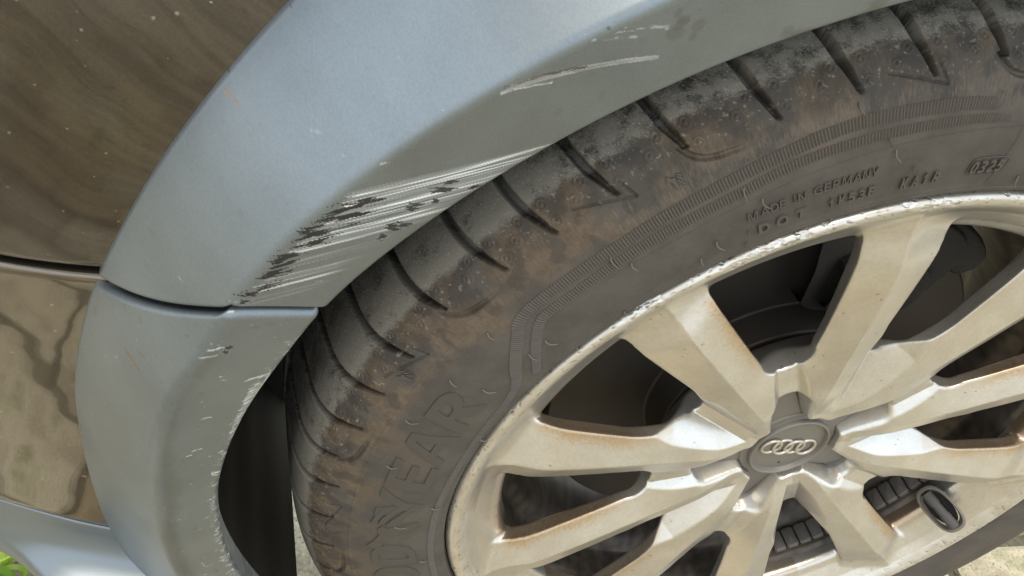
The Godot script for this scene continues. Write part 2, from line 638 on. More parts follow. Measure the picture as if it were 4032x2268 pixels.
func px(F: float, y: float) -> Vector2:
	return Vector2((F - pbox.position.x) / pbox.size.x * pim.get_width(), (y - pbox.position.y) / pbox.size.y * pim.get_height())

func dab(p: Vector2, c: Color, a: float) -> void:
	var x := int(p.x)
	var y := int(p.y)
	if x < 0 or y < 0 or x >= pim.get_width() or y >= pim.get_height(): return
	var o := pim.get_pixel(x, y).srgb_to_linear()
	pim.set_pixel(x, y, o.lerp(c, a).linear_to_srgb())
	var k := pcoat.get_pixel(x, y).r * (1.0 - a)
	pcoat.set_pixel(x, y, Color(k, k, k))

# a bundle of hair-thin scratches from a to b (F, y), width w metres, bowed by bow metres
func scratches(a: Vector2, b: Vector2, w: float, bow: float, c: Color, lines: int, cover: float) -> void:
	var pa := px(a.x, a.y)
	var pb := px(b.x, b.y)
	var n := int(pa.distance_to(pb) * 1.3) + 2
	var sc := pim.get_height() / pbox.size.y
	for k in lines:
		var off := prng.randf_range(-0.5, 0.5) * w * sc
		var s0 := prng.randf_range(-0.1, 0.16)
		var s1 := prng.randf_range(0.8, 1.15)
		var g := prng.randf_range(0.6, 1.15)
		var cc := Color(c.r * g, c.g * g, c.b * g)
		var ph := prng.randf() * 100.0
		for i in n:
			var t := float(i) / (n - 1)
			if t < s0 or t > s1: continue
			var nz := n_hi.get_noise_2d(ph, t * 2.6) + 0.22 * n_hi.get_noise_2d(ph + 31.0, t * 26.0)
			if nz < 0.35 - cover: continue
			var p := pa.lerp(pb, t) + Vector2(0, bow * sc * 4.0 * t * (1.0 - t) + off * (1.0 - 0.4 * t) + 0.6 * n_hi.get_noise_2d(ph, t * 12.0))
			dab(p, cc, clampf(0.5 + nz, 0.25, 1.0))
			if k % 3 == 0: dab(p + Vector2(0, 1), cc, clampf(0.3 + nz, 0.1, 0.8))

# ragged flake where the paint is gone: a cluster of short dark strokes, pale rim
func chip(F: float, y: float, len: float, hgt: float) -> void:
	var sc := pim.get_height() / pbox.size.y
	var rows := int(hgt * sc) + 1
	var c0 := px(F, y)
	for pas in 2:
		var rim := 1.6 if pas == 0 else 0.0
		for q in range(-rows - 1, rows + 2):
			var t := float(q) / rows
			var half := len * sc * (0.5 * sqrt(maxf(0.0, 1.0 - t * t)) * (1.0 + 0.7 * n_hi.get_noise_2d(F * 900.0, y * 900.0 + q * 0.22))) + rim
			if absf(t) > 1.0: half = rim if pas == 0 else 0.0
			var sh := n_hi.get_noise_2d(y * 700.0 + q * 0.16, F * 300.0) * len * sc * 0.7
			for x in range(int(-half), int(half) + 1):
				if pas == 0 and prng.randf() < 0.45: continue
				dab(c0 + Vector2(x + sh, q), Color(0.24, 0.26, 0.265) if pas == 0 else Color(0.008, 0.008, 0.009), 0.7 if pas == 0 else prng.randf_range(0.8, 1.0))

func paint_base(w: int, h: int, seed_: int) -> void:
	var base := Color(0.162, 0.190, 0.212)
	pim = Image.create(w, h, false, Image.FORMAT_RGB8)
	pim.fill(base.linear_to_srgb())
	pcoat = Image.create(w, h, false, Image.FORMAT_RGB8)
	pcoat.fill(Color.WHITE)
	prng.seed = seed_
	var mott := FastNoiseLite.new()
	mott.seed = seed_; mott.frequency = 0.008; mott.fractal_octaves = 4
	var im := mott.get_image(w, h)
	for y in h:
		for x in w:
			var g := 0.90 + 0.2 * im.get_pixel(x, y).r + (prng.randf() - 0.5) * 0.15
			pim.set_pixel(x, y, Color(base.r * g, base.g * g, base.b * g).linear_to_srgb())

# abraded patch: every texel looks up streaks that run the length of the slide
func big_scrape() -> void:
	var vk := PackedFloat32Array([0.644, 0.6537, 0.6614, 0.667, 0.6707, 0.6747, 0.680, 0.6835, 0.689, 0.6945])
	var fs := PackedFloat32Array([0.3835, 0.3728, 0.3672, 0.3645, 0.3605, 0.3570, 0.3530, 0.3475, 0.3455, 0.3440])
	var fe := PackedFloat32Array([0.3500, 0.3400, 0.3280, 0.3180, 0.3080, 0.3010, 0.2920, 0.2840, 0.2800, 0.2770])
	var a := px(0.39, 0.512)
	var b := px(0.272, 0.612)
	var n := FastNoiseLite.new()
	n.seed = 88; n.frequency = 1.0; n.fractal_octaves = 2
	for yy in range(int(a.y), int(b.y)):
		for xx in range(int(b.x), int(a.x)):
			var F := pbox.position.x + pbox.size.x * (xx + 0.5) / pim.get_width()
			var y := pbox.position.y + pbox.size.y * (yy + 0.5) / pim.get_height()
			var v := y + 0.32 * F - 0.9 * (F - 0.31) * (F - 0.31)
			if v < 0.6435 or v > 0.6945: continue
			var f0 := knots(v, vk, fs)
			var f1 := knots(v, vk, fe)
			var jag := 0.0035 * n.get_noise_2d(v * 1700.0, 3.0) + 0.0018 * n.get_noise_2d(v * 5200.0, 9.0)
			var u := (f0 + jag - F) / (f0 - f1)
			if u < -0.12: continue
			var dens := smoothstep(0.668, 0.676, v) * 0.5 + 0.5
			var band := n.get_noise_2d(v * 420.0, 20.0 + F * 3.0)
			if v < 0.668: dens *= smoothstep(-0.02, 0.22, band)
			dens *= smoothstep(0.6955, 0.6925, v)
			var ends := smoothstep(1.12 + 0.25 * n.get_noise_2d(v * 2600.0, 60.0), 0.70, u)
			var s1 := n.get_noise_2d(v * 560.0, F * 9.0)
			var s2 := n.get_noise_2d(v * 1050.0 + 70.0, F * 20.0)
			var s3 := n.get_noise_2d(v * 230.0 + 30.0, F * 6.0)
			var p := Vector2(xx, yy)
			if u > 0.0:
				# smeared lacquer, then hair-fine pale and dark lines
				dab(p, Color(0.285, 0.305, 0.315), clampf((0.65 + 0.6 * s3) * dens * ends, 0.0, 0.9))
				var light := s1 * 0.7 + s2 * 0.6 + 0.6 * s3
				dab(p, Color(0.72, 0.75, 0.77), smoothstep(0.08, 0.48, light) * dens * ends)
				dab(p, Color(0.055, 0.058, 0.06), smoothstep(0.25, 0.55, -s1 * 0.7 - s2 * 0.9) * dens * ends * 0.7)
			# bare black plastic where the crease was ground off
			var c := n.get_noise_2d(v * 330.0 + 5.0, F * 60.0) + 0.35 * n.get_noise_2d(v * 1400.0, F * 160.0)
			var strip := smoothstep(-0.13, -0.03, u) * smoothstep(0.26 + 0.25 * c, 0.06, u)
			var amount := smoothstep(0.6935, 0.688, v) * smoothstep(0.6440, 0.652, v)
			if strip * amount * (0.58 + 0.8 * c) > 0.49: dab(p, Color(0.009, 0.009, 0.010), 0.96)

func upper_trim_print(box: Rect2) -> Image:
	pbox = box
	paint_base(2048, 1155, 11)
	var white := Color(0.56, 0.59, 0.60)
	var grey := Color(0.25, 0.27, 0.28)
	# dried water marks and tiny specks
	for k in 420:
		spot(pim, prng.randf() * 2048, prng.randf() * 1155, prng.randf_range(1.2, 4.5), Color(0.13, 0.14, 0.145), prng.randf_range(0.1, 0.5), prng, 0.4)
	for k in 75:
		var c0 := px(prng.randf_range(-0.30, 0.27), prng.randf_range(0.62, 0.80))
		for q in 9:
			spot(pim, c0.x + prng.randfn(0.0, 9.0), c0.y + prng.randfn(0.0, 7.0), prng.randf_range(2.0, 8.0), Color(0.112, 0.124, 0.130), 0.5, prng, 0.4)
	for k in 420:
		spot(pim, prng.randf() * 2048, prng.randf() * 1155, prng.randf_range(0.35, 0.7), Color(0.42, 0.44, 0.45), prng.randf_range(0.10, 0.40), prng)
	for k in 110:
		spot(pim, prng.randf() * 2048, prng.randf() * 1155, prng.randf_range(0.6, 1.7), Color(0.05, 0.05, 0.05), prng.randf_range(0.3, 0.9), prng)
	big_scrape()
	# black chips inside the scrape
	for q in [[0.3115, 0.5842, 0.0075, 0.0014], [0.3200, 0.5760, 0.0045, 0.0022], [0.3262, 0.5660, 0.0048, 0.0026], [0.3285, 0.5608, 0.0030, 0.0012], [0.3215, 0.5665, 0.0050, 0.0008], [0.3085, 0.5880, 0.0050, 0.0008], [0.2985, 0.5850, 0.0040, 0.0008], [0.3130, 0.5785, 0.0030, 0.0009], [0.3725, 0.5345, 0.0036, 0.0011], [0.3760, 0.5305, 0.0028, 0.0010], [0.3790, 0.5270, 0.0026, 0.0009], [0.3830, 0.5235, 0.0020, 0.0008]]:
		chip(q[0], q[1], q[2], q[3])
	# second scrape higher up, brown-black at its start, and two light ones above
	scratches(Vector2(0.302, 0.6300), Vector2(0.250, 0.6465), 0.0024, 0.0022, Color(0.31, 0.32, 0.325), 11, 0.55)
	scratches(Vector2(0.301, 0.6315), Vector2(0.272, 0.6420), 0.0010, 0.0012, Color(0.09, 0.075, 0.07), 5, 0.40)
	scratches(Vector2(0.302, 0.6285), Vector2(0.285, 0.6340), 0.0010, 0.0006, white, 2, 0.4)
	scratches(Vector2(0.274, 0.6550), Vector2(0.252, 0.6585), 0.0020, 0.0006, Color(0.34, 0.36, 0.37), 5, 0.2)
	scratches(Vector2(0.280, 0.6505), Vector2(0.262, 0.6540), 0.0014, 0.0004, Color(0.30, 0.32, 0.33), 3, 0.2)
	scratches(Vector2(0.287, 0.6010), Vector2(0.276, 0.6055), 0.0014, 0.0, Color(0.45, 0.45, 0.42), 8, 0.6)
	# brick-red smear and odd nicks
	scratches(Vector2(0.3855, 0.5870), Vector2(0.3800, 0.5868), 0.0014, 0.0, Color(0.19, 0.115, 0.085), 5, 0.3)
	for k in 10:
		var F := prng.randf_range(0.33, 0.40)
		var y := prng.randf_range(0.50, 0.60)
		var l := prng.randf_range(0.0008, 0.004)
		scratches(Vector2(F, y), Vector2(F - l, y + prng.randf_range(-0.2, 0.4) * l), 0.0003, 0.0, Color(0.32, 0.34, 0.35), 1, 0.8)
	return pim

func lower_trim_print(box: Rect2) -> Image:
	pbox = box
	paint_base(560, 1120, 12)
	var white := Color(0.40, 0.42, 0.41)
	for k in 260:
		spot(pim, prng.randf() * 560, prng.randf() * 1120, prng.randf_range(1.2, 4.5), Color(0.12, 0.125, 0.12), prng.randf_range(0.06, 0.35), prng, 0.4)
	for k in 420:
		spot(pim, prng.randf() * 560, prng.randf() * 1120, prng.randf_range(0.5, 1.5), Color(0.38, 0.38, 0.35), prng.randf_range(0.25, 0.8), prng)
	for k in 60:
		spot(pim, prng.randf() * 560, prng.randf() * 1120, prng.randf_range(0.6, 1.5), Color(0.06, 0.06, 0.06), prng.randf_range(0.3, 0.8), prng)
	for s in [[0.391, 0.4985, 0.384, 0.5005, 0.0012, 5, 0.5], [0.388, 0.5025, 0.382, 0.505, 0.0010, 4, 0.4], [0.373, 0.479, 0.362, 0.4812, 0.0012, 7, 0.7], [0.384, 0.411, 0.379, 0.408, 0.0014, 6, 0.7], [0.389, 0.457, 0.385, 0.457, 0.0012, 5, 0.7], [0.393, 0.434, 0.388, 0.4345, 0.0006, 3, 0.7]]:
		scratches(Vector2(s[0], s[1]), Vector2(s[2], s[3]), s[4], 0.0003, white, s[5], s[6])
	chip(0.3800, 0.5040, 0.003, 0.0010)
	chip(0.3815, 0.5015, 0.002, 0.0009)
	scratches(Vector2(0.4195, 0.4735), Vector2(0.4135, 0.4718), 0.0018, 0.0, Color(0.17, 0.09, 0.065), 8, 0.4)
	# pale gouge on the inner edge, curved nick lower down
	scratches(Vector2(0.3625, 0.4815), Vector2(0.3690, 0.4620), 0.0042, 0.0, white, 16, 0.35)
	scratches(Vector2(0.3620, 0.4800), Vector2(0.3670, 0.4640), 0.0016, 0.0, Color(0.7, 0.72, 0.72), 6, 0.6)
	scratches(Vector2(0.3780, 0.4085), Vector2(0.3835, 0.4120), 0.0010, 0.0010, Color(0.62, 0.66, 0.68), 5, 0.7)
	# soft darker grey-brown band beside the crease
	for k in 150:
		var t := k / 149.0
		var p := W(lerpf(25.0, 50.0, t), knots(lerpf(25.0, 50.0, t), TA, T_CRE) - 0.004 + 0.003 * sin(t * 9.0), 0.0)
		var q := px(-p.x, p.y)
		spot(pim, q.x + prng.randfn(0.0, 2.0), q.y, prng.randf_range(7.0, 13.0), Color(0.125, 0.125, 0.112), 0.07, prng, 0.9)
	# abraded inner edge
	for k in 340:
		var al := prng.randf_range(22.0, 62.0)
		var r := knots(al, TA, T_INN) + absf(prng.randfn(0.0, 0.0022))
		var p := W(al, r, 0.0)
		scratches(Vector2(-p.x, p.y), Vector2(-p.x + prng.randf_range(-0.002, 0.003), p.y + prng.randf_range(-0.002, 0.001)), 0.0004, 0.0, white, 1, 0.8)
	for k in 26:
		var p := W(lerpf(27.5, 33.0, k / 25.0), 0.3925 - 0.0002 * k, 0.0)
		scratches(Vector2(-p.x + 0.003, p.y - 0.001), Vector2(-p.x - 0.004, p.y + 0.002), 0.003, 0.0, white, 5, 0.3)
	for k in 40:
		var F := prng.randf_range(0.33, 0.42)
		var y := prng.randf_range(0.22, 0.52)
		var l := prng.randf_range(0.0008, 0.005)
		scratches(Vector2(F, y), Vector2(F - l, y + prng.randf_range(-0.3, 0.3) * l), 0.0003, 0.0, white, 1, 0.8)
	return pim

# ---------------------------------------------------------------- tyre
var TP := PackedVector2Array()       # tyre profile (r, z), even steps of TSTEP millimetres
const TSTEP := 0.5
const GROOVES: Array[float] = [-28.9, -22.6, -16.5, -9.9, -2.9, 3.7, 9.5, 14.8, 21.05, 27.2, 32.7, 38.0, 42.9, 47.6, 53.4, 59.3, 65.0, 70.8, 76.6]

func make_profile() -> void:
	var k := PackedVector2Array()
	for p in [[0.2455, -0.009], [0.2466, -0.004], [0.2480, -0.0008], [0.2505, 0.0008], [0.256, 0.0022], [0.265, 0.0035], [0.275, 0.0042], [0.285, 0.0042], [0.298, 0.002], [0.310, -0.002], [0.320, -0.008], [0.327, -0.0145], [0.332, -0.022], [0.3352, -0.032], [0.3368, -0.045], [0.3375, -0.07], [0.3378, -0.12], [0.3375, -0.17], [0.3352, -0.20], [0.327, -0.215], [0.310, -0.226], [0.285, -0.230], [0.260, -0.224], [0.246, -0.212]]:
		k.append(Vector2(p[0], p[1]))
	var d := smooth_path(k, 24)
	var s := 0.0
	var next := 0.0
	for i in d.size() - 1:
		var l := d[i].distance_to(d[i + 1]) * 1000.0
		while next <= s + l:
			TP.append(d[i].lerp(d[i + 1], (next - s) / l))
			next += TSTEP
		s += l

# s in millimetres measured from the visible bead as in the survey (0 = r 0.250)
const S0 := 8.56
func tp(s: float) -> Vector2:
	var q := clampf((s + S0) / TSTEP, 0.0, TP.size() - 2.001)
	var i := int(q)
	return TP[i].lerp(TP[i + 1], q - i)

func tn(s: float) -> Vector2:
	var t := tp(s + 0.8) - tp(s - 0.8)
	return Vector2(-t.y, t.x).normalized() * -1.0 if false else Vector2(-t.y, t.x).normalized()

func T(al: float, s: float, h: float) -> Vector3:     # point h metres above the tyre skin
	var p := tp(s) + tn(s) * h
	return W(al, p.x, p.y)

# shoulder groove centre line: angle offset against s
func groove_off(s: float) -> float:
	return knots(s, [66.0, 69.0, 77.0, 85.0, 100.0, 115.0, 140.0, 165.0], [-1.30, -1.05, -0.50, 0.0, 0.55, 0.95, 1.8, 2.9])

func tyre_height(al: float, s: float) -> float:       # millimetres
	var h := 0.0
	if s > 55.0 and s < 168.0:
		var best := 99.0
		var which := 0
		for g in GROOVES.size():
			var dd := absf(al - GROOVES[g])
			if dd < best:
				best = dd
				which = g
		var R := 5.82
		for g in range(maxi(which - 1, 0), mini(which + 2, GROOVES.size())):
			var long_one: bool = (g % 4) == 0
			if s > 68.0 or long_one:
				var x := absf(al - GROOVES[g] - groove_off_lut[clampi(int((s - 55.0) * 2.0), 0, 240)]) * R
				var wd := lerpf(1.25, 2.4, smoothstep(68.0, 92.0, s))
				var dp := lerpf(3.2, 8.0, smoothstep(68.0, 86.0, s))
				var end := 1.0
				if not long_one: end = smoothstep(68.6, 71.0, s)
				elif s < 74.0: end = 0.0
				if x < wd + 0.6: h -= dp * end * (1.0 - smoothstep(wd - 0.9, wd + 0.5, x))
			if long_one and s < 76.0:
				# the tail sweeps round and dies out
				var u := GROOVES[g] - al
				if u > -0.3 and u < 7.0:
					var sc := 64.2 + 10.5 * exp(-(u - 0.3) * 1.05)
					var xx := absf(s - sc)
					var grad := sqrt(1.0 + pow(11.0 * exp(-(u - 0.3) * 1.05) / 5.6, 2.0))
					xx /= grad
					var fade := 1.0 - smoothstep(2.2, 6.5, u)
					h -= 2.3 * fade * (1.0 - smoothstep(0.7, 1.7, xx)) * smoothstep(-0.3, 0.1, u)
		# moulded rings near the grooves
		if s > 70.0 and s < 90.0:
			for g in range(maxi(which - 1, 0), mini(which + 2, GROOVES.size())):
				for q in [[-1.7, 74.0], [2.0, 77.5], [-1.35, 84.0], [1.0, 83.5]]:
					var dx: float = (al - GROOVES[g] - q[0]) * R
					var dy: float = s - q[1]
					var d := sqrt(dx * dx + dy * dy)
					if d < 4.0:
						h += 0.36 * (1.0 - smoothstep(0.2, 0.6, absf(d - 2.3)))
						h += 0.6 * (1.0 - smoothstep(0.3, 0.7, absf(dx * 0.8 + dy * 0.3))) * (1.0 - smoothstep(0.8, 1.4, d))
		# thin engraved hooks every fourth groove
		for c in [-24.7, 1.4, 24.9, 49.6]:
			var du: float = al - c
			if du > -1.0 and du < 6.0:
				var l1: float = absf(s - (65.0 + du * 2.0)) * 0.93
				if du > 0.0 and du < 5.0: h -= 1.0 * (1.0 - smoothstep(0.25, 0.75, l1))
				var l2: float = absf(du * R - (s - 65.0) * 0.40) * 0.93
				if s > 65.0 and s < 75.0: h -= 1.0 * (1.0 - smoothstep(0.25, 0.75, l2))
	# mould lines and panel lines of the sidewall
	h += 0.30 * (1.0 - smoothstep(0.2, 0.6, absf(s - 59.0 - 1.2 * smoothstep(10.0, -30.0, al))))
	h += 0.45 * (1.0 - smoothstep(0.3, 0.9, absf(s - 3.2)))
	h += 0.35 * (1.0 - smoothstep(0.5, 1.6, absf(s - 0.4)))
	if al < 15.2 and al > -33.0:
		var pl := knots(al, [-33.0, -28.0, -18.0, -8.0, 0.0, 8.0, 13.2, 15.2], [41.5, 41.5, 40.5, 37.5, 34.5, 34.5, 34.4, 33.2])
		h -= 0.45 * smoothstep(pl + 0.6, pl - 0.4, s) * smoothstep(5.0, 8.0, s)
	elif al >= 15.2 and al < 22.5:
		h -= 0.45 * smoothstep(15.5 + (34.0 - s) * 0.19, 15.2 + (34.0 - s) * 0.19, al) * smoothstep(5.0, 8.0, s) * smoothstep(34.0, 32.5, s)
	# main circumferential channel, mostly out of sight
	h -= 7.0 * (1.0 - smoothstep(3.6, 4.6, absf(s - 172.0)))
	h -= 7.0 * (1.0 - smoothstep(4.2, 5.2, absf(s - 205.0)))
	return h

var groove_off_lut := PackedFloat32Array()

func tyre_colour(al: float, s: float) -> Color:
	var x := al * 5.2
	var lo := n_mid.get_noise_2d(x * 0.030, s * 0.030)
	var mi := n_mid.get_noise_2d(x * 0.11 + 40.0, s * 0.11)
	var hi := n_hi.get_noise_2d(x * 0.75, s * 0.75)
	var g := rng.randf()
	var c := Color(0.092, 0.082, 0.073)
	c = mixc(c, Color(0.118, 0.106, 0.094), 0.5 + 1.2 * lo)
	# brown dried mud, wiped along the radius in broad tongues, on the shoulder side of the wall
	var tongue := n_mid.get_noise_2d(x * 0.026 + 7.0, s * 0.026 + 3.0)
	var hair := n_hi.get_noise_2d(x * 1.1, s * 0.10 + 50.0)
	var band := smoothstep(46.0, 62.0, s + 14.0 * lo) * smoothstep(97.0, 84.0, s)
	var more := smoothstep(-30.0, 16.0, al)
	var mud := smoothstep(-0.24, 0.34, tongue + 0.30 * hair + 0.10 * mi - 0.18 + 0.36 * more) * band
	c = mixc(c, mixc(Color(0.138, 0.102, 0.071), Color(0.186, 0.144, 0.104), 0.5 + 0.9 * mi + 0.7 * hair), mud * 0.85)
	# tongues wiped clean to dark rubber
	var clean := smoothstep(0.06, 0.20, n_mid.get_noise_2d(x * 0.060 + 70.0, s * 0.045 + 33.0) + 0.22 * hair)
	c = mixc(c, Color(0.062, 0.057, 0.053), clean * smoothstep(50.0, 58.0, s) * smoothstep(96.0, 84.0, s) * 0.55)
	if al < 4.0:
		c = mixc(c, Color(0.175, 0.146, 0.118), smoothstep(-0.1, 0.35, hair + 0.8 * tongue) * smoothstep(50.0, 56.0, s) * smoothstep(70.0, 62.0, s) * 0.6)
	# tread shoulder: worn black rubber under pale road dust
	if s > 80.0:
		var edge := smoothstep(84.0, 89.0, s + 1.6 * hi + 2.0 * mi)
		var worn := mixc(Color(0.060, 0.057, 0.052), Color(0.105, 0.100, 0.089), 0.5 + 1.6 * hi)
		worn = mixc(worn, Color(0.040, 0.038, 0.035), smoothstep(0.58, 0.9, g) * 0.6)
		var amount := 0.56 + 0.6 * mi + 0.55 * lo + 0.30 * smoothstep(-4.0, 18.0, al) + 0.35 * smoothstep(40.0, 60.0, al)
		var near_edge := smoothstep(126.0, 92.0, s + 10.0 * mi)
		var dusty := smoothstep(0.05, 0.95, amount * (0.45 + 0.75 * near_edge) + 0.30 * hi + 0.22 * (g - 0.5))
		worn = mixc(worn, Color(0.40, 0.375, 0.325), dusty * 0.66)
		if g > 0.982: worn = mixc(worn, Color(0.5, 0.47, 0.40), 0.7)
		c = mixc(c, worn, edge)
	# pale spatter just below the shoulder
	var sp := n_hi.get_noise_2d(x * 0.32 + 11.0, s * 0.32)
	c = mixc(c, Color(0.34, 0.31, 0.25), smoothstep(0.54, 0.66, sp + 0.2 * hi + 0.3 * mi) * smoothstep(64.0, 76.0, s) * smoothstep(110.0, 92.0, s) * 0.7)
	# pale film on the lowest quarter
	if s < 58.0:
		var brownish := smoothstep(20.0, 45.0, al) * smoothstep(-0.15, 0.25, lo + 0.5 * mi) * smoothstep(10.0, 40.0, s)
		c = mixc(c, Color(0.128, 0.095, 0.068), brownish * 0.55)
		c = mixc(c, Color(0.115, 0.104, 0.094), smoothstep(0.05, 0.5, mi) * 0.35)
	var k := (0.92 + 0.16 * g) * 0.70
	return Color(c.r * k, c.g * k, c.b * k)

func build_tyre() -> void:
	make_profile()
	for i in 241: groove_off_lut.append(groove_off(55.0 + i * 0.5))
	var als := PackedFloat32Array()
	var al := -46.0
	while al < 80.0:
		als.append(al)
		al += 0.088
	while al < 314.0:
		als.append(al)
		al += 1.5
	var ss := PackedFloat32Array()
	var s := -S0
	while s < 135.0:
		ss.append(s)
		s += 0.52
	var smax_ := TP.size() * TSTEP - S0 - 1.5
	while s < smax_:
		ss.append(s)
		s += 1.2 if s < 215.0 else 6.0
	var nv := ss.size()
	var nu := als.size()
	var v := PackedVector3Array()
	v.resize(nu * nv)
	var c := PackedColorArray()
	c.resize(nu * nv)
	var base := PackedVector2Array()
	var nor := PackedVector2Array()
	for j in nv:
		base.append(tp(ss[j]))
		nor.append(tn(ss[j]))
	var k := 0
	for i in nu:
		var a := als[i]
		var fine := a < 80.0
		for j in nv:
			var h := tyre_height(a, ss[j]) * 0.001 if fine else 0.0
			var p := base[j] + nor[j] * h
			v[k] = W(a, p.x, p.y)
			c[k] = tyre_colour(a, ss[j])
			k += 1
	var m := vmat(0.72, 0.0, 0.35)
	grained(m, 7.0, 0.016)
	var t := put("tyre", grid(v, nu, nv, true, c, PackedVector2Array(), true), m, car)
	t.set_meta("label", "dusty black tyre with brown dried mud on its shoulder")
	build_rib_bands(t)
	build_lettering(t)
	build_spews(t)

# two bands of fine moulded ribs that run round the wall and turn in to the bead
func build_rib_bands(t: Node3D) -> void:
	var m := vmat(0.65, 0.0, 0.4)
	var pa := [[-29.9, 51.5, 0.6], [-29.0, 53.5, 2.6], [-27.2, 55.0, 3.0], [-23.5, 56.0, 3.1], [-16.7, 57.0, 3.1], [-10.5, 54.0, 3.1], [-4.0, 50.8, 2.9], [0.0, 49.8, 2.9], [5.0, 48.2, 2.9], [9.8, 47.6, 2.8], [13.3, 47.4, 2.9], [15.3, 46.8, 3.0], [16.8, 44.4, 3.1], [17.8, 39.8, 3.1], [19.9, 31.0, 3.2], [22.0, 22.0, 3.2], [23.3, 16.0, 2.9], [25.3, 10.8, 2.4], [29.0, 7.6, 2.2], [40.0, 6.8, 2.1], [50.0, 8.6, 2.2], [62.0, 9.5, 2.0], [74.0, 9.5, 2.0]]
	var pb := [[-31.4, 45.5, 0.8], [-29.5, 46.9, 2.0], [-24.0, 47.8, 2.2], [-18.0, 48.3, 2.3], [-12.0, 47.4, 2.4], [-6.0, 43.6, 2.5], [0.0, 41.9, 2.6], [4.2, 41.0, 2.6], [10.0, 39.3, 2.4], [13.3, 38.9, 2.5], [14.7, 38.2, 2.6], [15.7, 36.0, 2.7], [16.6, 32.4, 2.8], [18.4, 24.0, 2.8], [20.2, 15.0, 2.6], [21.6, 8.6, 2.2]]
	for path in [pa, pb]:
		var cp := PackedVector2Array()
		var wd := PackedFloat32Array()
		for q in path: cp.append(Vector2(q[0] * 5.0, q[1]))
		var fine := smooth_path(cp, 40)
		var lens := PackedFloat32Array([0.0])
		for i in range(1, fine.size()): lens.append(lens[i - 1] + fine[i].distance_to(fine[i - 1]))
		var total := lens[lens.size() - 1]
		var pitch := 1.45
		var steps := int(total / pitch) * 6
		var v := PackedVector3Array()
		var c := PackedColorArray()
		var q0 := 0
		for i in steps + 1:
			var d := total * i / steps
			while q0 < fine.size() - 2 and lens[q0 + 1] < d: q0 += 1
			var f := (d - lens[q0]) / maxf(lens[q0 + 1] - lens[q0], 0.0001)
			var p := fine[q0].lerp(fine[q0 + 1], f)
			var dirn := (fine[mini(q0 + 2, fine.size() - 1)] - fine[maxi(q0 - 1, 0)]).normalized()
			var nrm := dirn.orthogonal()
			if nrm.y < 0.0 and dirn.x > 0.3: nrm = -nrm
			nrm = Vector2(-dirn.y, dirn.x)
			var seg := (q0 + f) / 40.0
			var si := mini(int(seg), path.size() - 2)
			var half: float = lerpf(path[si][2], path[si + 1][2], seg - si)
			var ph := i % 6
			var hh: float = [0.0, 0.40, 0.70, 0.70, 0.40, 0.0][ph] if ph < 6 else 0.0
			var tone := Color(0.082, 0.072, 0.062) * rng.randf_range(0.9, 1.1)
			for e in [-1.0, -0.97, 0.97, 1.0]:
				var pt: Vector2 = p + nrm * half * e
				var hgt: float = 0.10 + hh if absf(e) < 0.99 else -0.15
				v.append(T(pt.x / 5.0, pt.y, hgt * 0.001))
				c.append(tone)
		var o := put("rib_band", grid(v, steps + 1, 4, false, c), m, t)
		o.set_meta("kind", "stuff")

# lay a text mesh on the tyre wall; reading runs towards smaller angles, tops point outwards
func glyph(txt: String, al0: float, al1: float, s_base: float, s_top: float, shear: float, rise: float, m: Material, parent: Node3D, called: String, face := "Droid Sans", weight := 700) -> void:
	var tm := TextMesh.new()
	var f := SystemFont.new()
	f.font_names = PackedStringArray([face])
	f.font_weight = weight
	tm.font = f
	tm.text = txt
	tm.font_size = 64
	tm.pixel_size = 0.01
	tm.depth = 0.1
	tm.curve_step = 2.0
	var ar := tm.get_mesh_arrays()
	var vs: PackedVector3Array = ar[Mesh.ARRAY_VERTEX]
	var ix: PackedInt32Array = ar[Mesh.ARRAY_INDEX]
	if vs.is_empty(): return
	var lo := vs[0]
	var hi := vs[0]
	for p in vs:
		lo = lo.min(p)
		hi = hi.max(p)
	var st := SurfaceTool.new()
	st.begin(Mesh.PRIMITIVE_TRIANGLES)
	st.set_smooth_group(-1)
	var stack: Array[Vector3] = []
	var hgt := s_top - s_base
	for k in range(0, ix.size(), 3):
		var tri: Array[Vector3] = []
		for q in 3:
			var p := vs[ix[k + q]]
			var u := (p.x - lo.x) / (hi.x - lo.x)
			var w := (p.y - lo.y) / (hi.y - lo.y)
			tri.append(Vector3(lerpf(al0, al1, u) * 5.0 - shear * w, s_base + w * hgt, rise if p.z > 0.0 else -0.25))
		stack.append_array(tri)
	while stack.size() >= 3:
		var c: Vector3 = stack.pop_back()
		var b: Vector3 = stack.pop_back()
		var a: Vector3 = stack.pop_back()
		var ab := a.distance_to(b)
		var bc := b.distance_to(c)
		var ca := c.distance_to(a)
		var big := maxf(ab, maxf(bc, ca))
		if big > 4.0:
			if big == ab: stack.append_array([a, (a + b) / 2, c, (a + b) / 2, b, c])
			elif big == bc: stack.append_array([a, b, (b + c) / 2, a, (b + c) / 2, c])
			else: stack.append_array([a, b, (c + a) / 2, (c + a) / 2, b, c])
			continue
		# mapping mirrors x, so turn the triangle round
		for p in [a, c, b] if al1 > al0 else [a, b, c]:
			st.add_vertex(T(p.x / 5.0, p.y, p.z * 0.001))
	st.generate_normals()
	put(called, st.commit(), m, parent)

